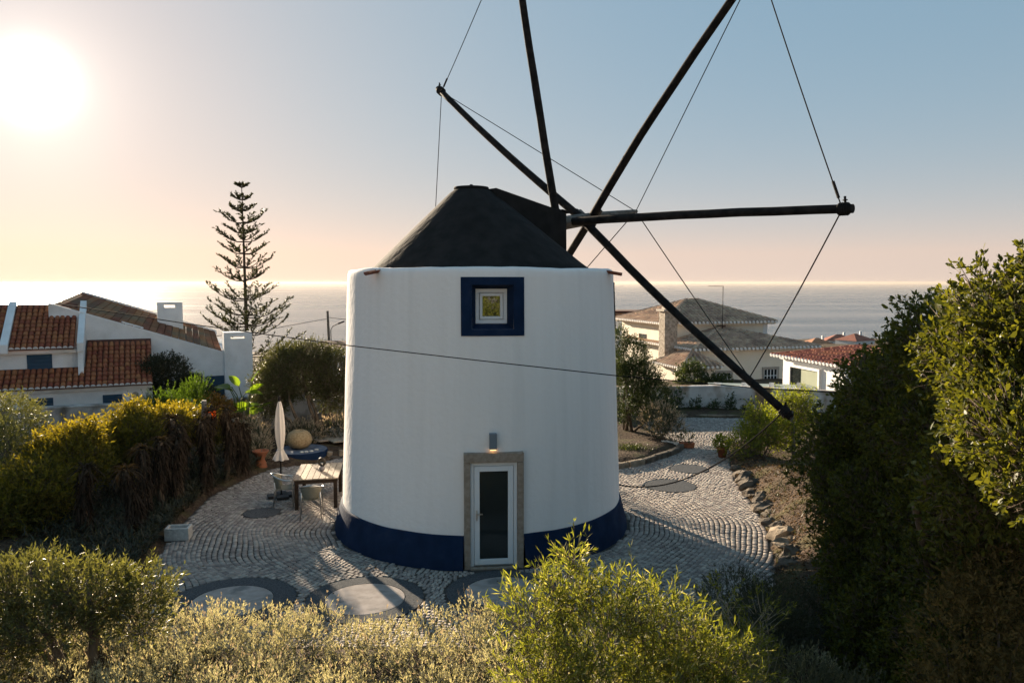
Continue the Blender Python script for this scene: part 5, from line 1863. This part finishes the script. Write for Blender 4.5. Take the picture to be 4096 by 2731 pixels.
def make_chair():
    """bistro armchair, origin on the ground under the seat, facing +Y"""
    c = empty('bistro_chair', (0, 0, 0))
    for sx in (-1, 1):
        MB().tube([(sx * .25, .22, 0), (sx * .235, .20, .42), (sx * .25, .19, .60), (sx * .27, .12, .66)], .0135, 8).build('leg', M_ALU, c, smooth=True)
        MB().tube([(sx * .24, -.26, 0), (sx * .215, -.20, .42), (sx * .215, -.22, .62)], .0135, 8).build('leg', M_ALU, c, smooth=True)
    pts = []
    for i in range(17):
        t = math.pi * (i / 16) * 1.25 - math.pi * .125
        x = .275 * math.cos(t)
        y = .10 - .40 * max(math.sin(t), -.25)
        z = .665 + .13 * max(0, math.sin(t)) ** 1.5
        pts.append((x, y, z))
    MB().tube(pts, .017, 8).build('arm_hoop', M_ALU, c, smooth=True)
    vs, fs = [], []
    for j in range(6):
        f = j / 5
        for i in range(9):
            t = math.pi * (.14 + .72 * i / 8)
            z = .43 + (.34 - .05 * abs(i - 4) / 4) * f
            rx, ry = .20 + .055 * f, .24 + .05 * f
            vs.append((rx * math.cos(t), .05 - ry * math.sin(t) - .02 * f, z))
    for j in range(5):
        for i in range(8):
            a = j * 9 + i
            fs.append((a, a + 1, a + 10, a + 9))
    o = MB().add(vs, fs).build('backrest', M_WICK, c, smooth=True)
    s = o.modifiers.new('solid', 'SOLIDIFY')
    s.thickness = .018
    MB().hexa([(-.21, -.20, .425), (.21, -.20, .425), (.23, .22, .435), (-.23, .22, .435), (-.21, -.20, .45), (.21, -.20, .45), (.23, .22, .46), (-.23, .22, .46)]).build('seat', M_WICK, c, bevel=.01)
    return c


ch1 = make_chair()
ch1.location = (-4.72, 18.42, .012)
ch1.rotation_euler = (0, 0, R(10))
tag(ch1, 'woven bistro armchair with its back to the viewer at the table', 'chair', 'bistro chairs at the table')
ch2 = copy_tree(ch1)
ch2.location = (-5.62, 19.35, .012)
ch2.rotation_euler = (0, 0, R(-78))
tag(ch2, 'woven bistro armchair seen side-on at the left end of the table', 'chair')

# parasol, folded
px_, py_ = -5.92, 20.1
pa = empty('folded_parasol', (px_, py_, 0), 'closed white parasol tied at its waist, behind the table', 'parasol')
MB().tube([(px_, py_, .05), (px_, py_, 2.55)], .019, 10).build('pole', M_TAR, pa)
prof = [(.165, .98), (.15, 1.02), (.115, 1.12), (.065, 1.25), (.085, 1.35), (.115, 1.55), (.125, 1.75), (.115, 2.0), (.085, 2.25), (.05, 2.42), (.028, 2.48)]


def fold(t, i):
    a = .30 if i < 3 else (.10 if i < 5 else .13)
    return a * math.cos(t * 6 + i * .25) + .05 * math.cos(t * 11 + 1)


MB().lathe(prof, (px_, py_, 0), 48, fold, close=False).build('canopy', leafmat('parasol_cloth', (.62, .59, .56), (.62, .59, .56), .35, .8, .1, (1, .95, .9)), pa, smooth=True)
MB().torus((px_, py_, 1.25), .07, .012, (0, 0, 1), 20, 6).build('tie', mat('tie_cloth', (.5, .48, .45), None), pa)
MB().lathe([(.03, 2.48), (.035, 2.52), (.04, 2.56), (.03, 2.60), (.012, 2.62)], (px_, py_, 0), 12).build('finial', M_TAR, pa)
mb = MB()
for k in range(4):
    t = k * math.pi / 2 + .4
    c = Vector((px_ + .19 * math.cos(t), py_ + .19 * math.sin(t), .055))
    mb = MB()
    mb.box(c, (.30, .30, .06), rz=.4)
    mb.build('base_slab', mat('black_slab', (.02, .02, .022), (.03, .03, .032), 12, .6), pa, bevel=.015)

# stone trough
q = (-7.16, 16.75)
mt = Matrix.Rotation(R(8), 3, 'Z')
tr_ = empty('stone_trough', (q[0], q[1], 0), 'small pale stone trough on the cobbles at the patio edge', 'trough')
mb = MB()
w_, d_, h_ = .50, .34, .27
vs = []
for (a, b, z) in ((1, 1, 0), (1, 1, h_), (.78, .7, h_), (.70, .6, .12)):
    for sx, sy in ((-1, -1), (1, -1), (1, 1), (-1, 1)):
        v = mt @ Vector((sx * w_ / 2 * a, sy * d_ / 2 * b, z))
        vs.append((q[0] + v.x, q[1] + v.y, z + .012))
fs = [(3, 2, 1, 0)] + [(l * 4 + i, l * 4 + (i + 1) % 4, l * 4 + 4 + (i + 1) % 4, l * 4 + 4 + i) for l in range(3) for i in range(4)] + [(12, 13, 14, 15)]
M_TROUGH = mat('trough_stone', (.40, .37, .34), (.55, .52, .48), 12, .9, bump=.008, bscale=30)
mb.add(vs, fs).build('basin', M_TROUGH, tr_, bevel=.015)
MB().lathe([(.10, .18), (.06, .20), (.02, .205)], (q[0], q[1], 0), 14).build('soil', M_SOIL, tr_)

# terracotta urn
u = (-7.42, 23.2)
urn = empty('terracotta_urn', (u[0], u[1], .03), 'waisted terracotta urn at the far end of the aloe row', 'pot')
MB().lathe([(.17, .03), (.19, .06), (.15, .20), (.115, .30), (.15, .40), (.22, .50), (.25, .54), (.235, .56), (.20, .54), (.13, .44)], (u[0], u[1], 0), 28).build('body', M_POT, urn, smooth=True)
mb = MB()
limb(mb, (u[0] + .03, u[1], .45), (u[0] + .12, u[1], .80), .012, .006)
mb.build('dry_stick', M_OLDWOOD, urn)

# blue round plinth, woven ball, pebbles
c = (-6.62, 24.75)
pl = empty('blue_plinth', (c[0], c[1], 0), 'low round blue-painted plinth behind the folded parasol', 'plinth')
MB().lathe([(.80, -.02), (.80, .24), (.785, .265)], (c[0], c[1], 0), 48).build('drum', M_BLUE, pl)
MB().lathe([(.775, .266), (.77, .27)], (c[0], c[1], 0), 48).build('top_slab', mat('pale_blue', (.06, .085, .13), (.16, .18, .22), 4, .8), pl)  # top is a lighter, mottled blue than the drum
bc = Vector((-6.72, 24.85, .27))
MB().lathe([(.12, 0), (.28, .06), (.375, .17), (.40, .29), (.37, .42), (.28, .53), (.16, .585), (.13, .575), (.10, .5)], bc, 48, lambda t, i: .022 * math.cos(t * 20)).build('woven_planter', mat('woven_straw', (.26, .18, .09), (.40, .29, .16), 20, .85, bump=.008, bscale=50), None, smooth=True)
o = bpy.data.objects['woven_planter']
rebase(o)
tag(o, 'round ribbed straw-coloured planter sitting on the blue plinth', 'planter')


def pebble(x, y, z, s, m, name, label=None, cat=None, group=None, parent=None, sq=.7, seed=0, rough=.15):
    rr = random.Random(seed)
    mb = MB()
    n, k = 9, 5
    jit = [[rr.uniform(1 - rough, 1 + rough) for _ in range(n)] for _ in range(k + 1)]
    ax, ay = rr.uniform(.8, 1.25), rr.uniform(.8, 1.2)
    ro = rr.uniform(0, 3)
    vs = []
    for i in range(k + 1):
        ph = math.pi * (i / k) - math.pi / 2
        for j in range(n):
            t = 2 * math.pi * j / n
            r_ = max(math.cos(ph), .12) * jit[i][j]
            px1, py1 = r_ * math.cos(t) * ax, r_ * math.sin(t) * ay
            vs.append((x + s * (px1 * math.cos(ro) - py1 * math.sin(ro)), y + s * (px1 * math.sin(ro) + py1 * math.cos(ro)), z + s * sq * (1 + math.sin(ph) * jit[i][j]) * .5))
    fs = [(i * n + j, i * n + (j + 1) % n, (i + 1) * n + (j + 1) % n, (i + 1) * n + j) for i in range(k) for j in range(n)] + [tuple(range(n))[::-1], tuple(k * n + j for j in range(n))]
    o = mb.add(vs, fs).build(name, m, parent)
    if label:
        rebase(o)
        tag(o, label, cat, group)
    return o


M_PEB = mat('white_pebble', (.5, .46, .4), (.66, .62, .55), 8, .7)
for i, (x, y) in enumerate(((-6.35, 24.25), (-6.22, 24.35), (-6.48, 24.2), (-6.1, 24.55))):
    pebble(x, y, .27, .07, M_PEB, 'pebble', ('second pebble from the left on the blue plinth', 'third pebble from the left on the blue plinth', 'leftmost pale pebble on the blue plinth', 'rightmost pale pebble on the blue plinth')[i], 'pebble', 'pebbles on the blue plinth', seed=i)
# stones along the terrace edge
M_ROCK = mat('border_rock', (.06, .047, .035), (.15, .12, .09), 4, .95, bump=.04, bscale=9)
M_ROCKP = mat('pale_border_rock', (.19, .145, .10), (.32, .255, .185), 4, .95, bump=.04, bscale=9)
eb_ = empty('terrace_edging', (-6.3, 24.0, 0), 'row of small rough stones edging the patio by the blue plinth', 'edging')
for i in range(14):
    t = i / 13
    x = -7.0 + 1.75 * t
    y = 23.75 + .95 * t + .25 * math.sin(t * 3)
    pebble(x + random.uniform(-.04, .04), y, -.02, random.uniform(.08, .14), M_ROCK, 'stone', parent=eb_, seed=20 + i)
for i, (x, y) in enumerate(((-5.75, 24.72), (-5.42, 24.95))):
    MB().tube([(x, y, -.02), (x + .02, y, .19)], [.10, .09], 10).build('block', M_ROCKP, eb_)
MB().tube([(-5.5, 25.15, .10), (-4.7, 25.65, .13), (-3.9, 25.9, .12)], [.065, .06, .055], 8).build('log', M_BARK, eb_, smooth=True)

# plank terrace
dk = empty('plank_terrace', (-5.9, 27, .0), 'sun-bleached plank terrace on the ground beneath the olive tree', 'terrace')
dd = Vector((.55, -.835, 0))
dn = Vector((.835, .55, 0))
for i in range(11):
    o0 = Vector((-7.75, 27.6, .17)) + dn * (i * .36)
    L0 = 2.6 + .55 * i if i < 4 else 4.0 - .12 * i
    a = o0 + dd * .1 + Vector((0, 0, .10))
    b = o0 + dd * (L0 * .72) + Vector((0, 0, .10))
    w2 = dn * .165
    z_ = Vector((0, 0, .035))
    MB().hexa([a - w2, b - w2, b + w2, a + w2, a - w2 + z_, b - w2 + z_, b + w2 + z_, a + w2 + z_]).build('plank', M_PLANK, dk)
mb = MB()
for t in (.4, 1.4):
    a = Vector((-7.75, 27.6, .2)) + dd * t
    mb.tube([a, a + dn * 3.6], .05, 6)
mb.build('joist', M_LEGW, dk)

# lantern on a post
lp = empty('post_lantern', (-8.43, 21.6, 0), 'amber glass lantern on a rough wooden post among the aloes', 'lantern')
MB().tube([(-8.43, 21.6, -.05), (-8.45, 21.6, 1.2), (-8.42, 21.6, 2.28)], [.075, .07, .065], 9).build('post', M_OLDWOOD, lp, smooth=True)
MB().tube([(-8.42, 21.58, 2.16), (-8.25, 21.5, 2.19), (-8.17, 21.47, 2.14)], .014, 6).build('bracket', M_TAR, lp)
MB().lathe([(.15, 2.03), (.13, 2.06), (.06, 2.12), (.03, 2.17), (.012, 2.19)], (-8.17, 21.47, 0), 16).build('hood', M_TAR, lp)
MB().lathe([(.06, 1.80), (.085, 1.84), (.115, 1.93), (.12, 2.02)], (-8.17, 21.47, 0), 16, lambda t, i: .05 * math.cos(t * 8)).build('glass', leafmat('amber_glass', (.75, .28, .03), (.75, .28, .03), .8, .2, .6, (1.3, 1.15, .6)), lp)

# border rocks between patio and bank, right
bd = empty('rock_border', (5.9, 18.6, 0), 'rugged rock border along the right edge of the cobbled patio', 'border')
rk = [(6.95, 24.0, .22), (6.62, 23.0, .30), (6.55, 22.3, .36), (6.45, 21.6, .36), (6.38, 20.9, .42), (6.30, 20.2, .34), (6.25, 19.6, .38), (6.15, 18.9, .42), (6.18, 18.3, .32), (6.0, 17.8, .36), (5.95, 17.2, .38), (5.85, 16.6, .44), (5.72, 16.0, .42), (5.55, 15.4, .36), (5.38, 14.9, .32), (5.2, 14.4, .28), (6.7, 19.2, .28), (6.6, 20.4, .26), (6.45, 17.3, .3), (6.75, 21.4, .26), (6.3, 16.2, .3)]
for i, (x, y, s) in enumerate(rk):
    pebble(x + random.uniform(-.05, .05), y, -.08, s * .82, M_ROCKP if i in (11, 12) else M_ROCK, 'rock', parent=bd, sq=random.uniform(.8, 1.3), seed=60 + i, rough=.3)
# bed kerb behind the mill, right
kb = empty('bed_kerb', (4.3, 24.2, 0), 'low stone kerb of the planted bed just right of the mill', 'kerb')
kp = [(2.9, 23.1), (3.45, 23.45), (4.0, 23.85), (4.45, 24.4), (4.95, 24.95), (5.4, 25.6), (5.7, 26.3)]
for i in range(len(kp) - 1):
    a, b = Vector((*kp[i], 0)), Vector((*kp[i + 1], 0))
    d = (b - a)
    mb = MB()
    mb.box((a + b) / 2 + Vector((0, 0, .05 + .01 * (i % 2))), (d.length * .96, .2, .22), rz=math.atan2(d.y, d.x))
    mb.build('kerb_stone', M_ROCKP if i < 2 else M_ROCK, kb, bevel=.04)
for i, (x, y, s) in enumerate(((5.2, 26.6, .22), (4.9, 26.1, .14), (5.55, 26.5, .16))):
    pebble(x, y, .02, s, M_PEB, 'boulder', ('pale boulder in the bed under the pinkish lavender, the largest', 'small pale boulder in the bed nearest the mill', 'small pale boulder next to the terracotta planter')[i], 'rock', 'boulders in the bed', seed=90 + i)
# kerb at the end of the drive
dkb = empty('drive_kerb', (7.5, 32.3, 0), 'thin pale kerb at the far end of the cobbled drive', 'kerb')
for i in range(6):
    MB().box((5.4 + i * .75, 32.5 - i * .04, .03), (.72, .14, .12), rz=-.05).build('kerb_stone', M_ROCKP, dkb)


def planter(x, y, r, h, name, label, lm, sq=False, n=60):
    p = empty(name, (x, y, .02), label, 'pot')
    if sq:
        MB().hexa([(x - r, y - r * .6, .02), (x + r, y - r * .6, .02), (x + r, y + r * .6, .02), (x - r, y + r * .6, .02), (x - r * 1.1, y - r * .7, h), (x + r * 1.1, y - r * .7, h), (x + r * 1.1, y + r * .7, h), (x - r * 1.1, y + r * .7, h)]).build('pot', M_POT, p, bevel=.015)
    else:
        MB().lathe([(r * .7, .02), (r * .95, h * .8), (r * 1.08, h * .82), (r * 1.08, h), (r * .9, h), (r * .85, h * .85)], (x, y, 0), 20).build('pot', M_POT, p, smooth=True)
    P, D, *_ = shoots([(x, y, h + .12, r * 1.2, r * 1.2, .2)], n, .15, 8, up=.6, rnd=.5, spread=.8, inner=.2)
    leaf_mesh('foliage', P, D, .08, .035, lm, p)


planter(5.82, 26.2, .22, .2, 'terracotta_trough', 'long terracotta planter on the corner of the stone-edged bed', L_JUNI, True, 25)
planter(6.62, 24.75, .17, .34, 'flower_pot', 'terracotta pot of yellow-green flowers beside the sunlit bush', L_YELLOW, False, 110)
# post by the hedge
o = MB().tube([(8.72, 24.3, -.05), (8.66, 24.3, 1.0), (8.6, 24.3, 1.55)], [.07, .065, .06], 8).build('wooden_post', M_OLDWOOD, None, smooth=True)
rebase(o)
tag(o, 'grey wooden post standing beneath the tip of the lowest spar', 'post')

# ------------------------------------------------------------------ wires and utility pole
UPX, UPY = -13.9, 60.0
up_ = empty('utility_pole', (UPX, UPY, -4.5), 'dark wooden utility pole with a street lamp arm, far between pine and mill', 'pole')
MB().tube([(UPX + .3, UPY, -4.6), (UPX + .1, UPY, 0), (UPX, UPY, 3.35)], [.14, .12, .09], 8).build('mast', M_OLDWOOD, up_)
MB().tube([(UPX + .25, UPY, 1.0), (UPX + .22, UPY, 1.9), (UPX + .4, UPY, 2.2), (UPX + .85, UPY, 2.4)], .03, 6).build('lamp_arm', M_TAR, up_)
MB().hexa([(UPX + .8, UPY - .08, 2.33), (UPX + 1.25, UPY - .08, 2.5), (UPX + 1.25, UPY + .08, 2.5), (UPX + .8, UPY + .08, 2.33), (UPX + .8, UPY - .08, 2.45), (UPX + 1.25, UPY - .08, 2.6), (UPX + 1.25, UPY + .08, 2.6), (UPX + .8, UPY + .08, 2.45)]).build('lamp_head', M_TAR, up_)
for z, r_ in ((.55, .16), (-.1, .2)):
    MB().torus((UPX - .3, UPY - .1, z), r_, .02, (.2, 1, 0), 18, 5).build('cable_coil', M_TAR, up_)
MB().box((UPX + .25, UPY - .1, .5), (.1, .1, .3)).build('junction_box', M_TAR, up_)
MB().tube([(UPX - .1, UPY, 2.75), (UPX - 3.2, UPY - 6, 2.2), (UPX - 8, UPY - 16, 1.9)], .02, 5).build('cable', M_TAR, up_)
MB().tube([(UPX + .1, UPY, 2.85), (UPX + 3, UPY + 1, 2.45), (UPX + 9, UPY + 3, 2.2)], .02, 5).build('cable', M_TAR, up_)
cb = [(-12.5, 12.6, 6.15), (-7.72, 12.2, 5.29), (-5.0, 12.1, 4.88), (-2.5, 12.0, 4.55), (-.5, 12.0, 4.32), (1.57, 12.0, 4.09), (3.83, 12.0, 3.89), (5.6, 12.0, 3.8)]
o = MB().tube(cb, .0085, 6).build('overhead_cable', M_ROPE, None)
rebase(o)
tag(o, 'thin dark cable running across the view in front of the mill wall', 'cable')

# ------------------------------------------------------------------ sea haze
m_hz = bpy.data.materials.new('sea_haze')
m_hz.use_nodes = True
t_hz = m_hz.node_tree
for n in list(t_hz.nodes):
    t_hz.nodes.remove(n)
o_hz = t_hz.nodes.new('ShaderNodeOutputMaterial')
v_hz = t_hz.nodes.new('ShaderNodeVolumePrincipled')
v_hz.inputs['Color'].default_value = (0.56, 0.50, 0.45, 1)
v_hz.inputs['Density'].default_value = 4.5e-5
v_hz.inputs['Anisotropy'].default_value = 0.32
t_hz.links.new(v_hz.outputs[0], o_hz.inputs['Volume'])
hz = MB().hexa([(-54000, -400, -78), (54000, -400, -78), (54000, 54000, -78), (-54000, 54000, -78), (-54000, -400, 17), (54000, -400, 17), (54000, 54000, 17), (-54000, 54000, 17)]).build('haze', m_hz)
tag(hz, kind='stuff')
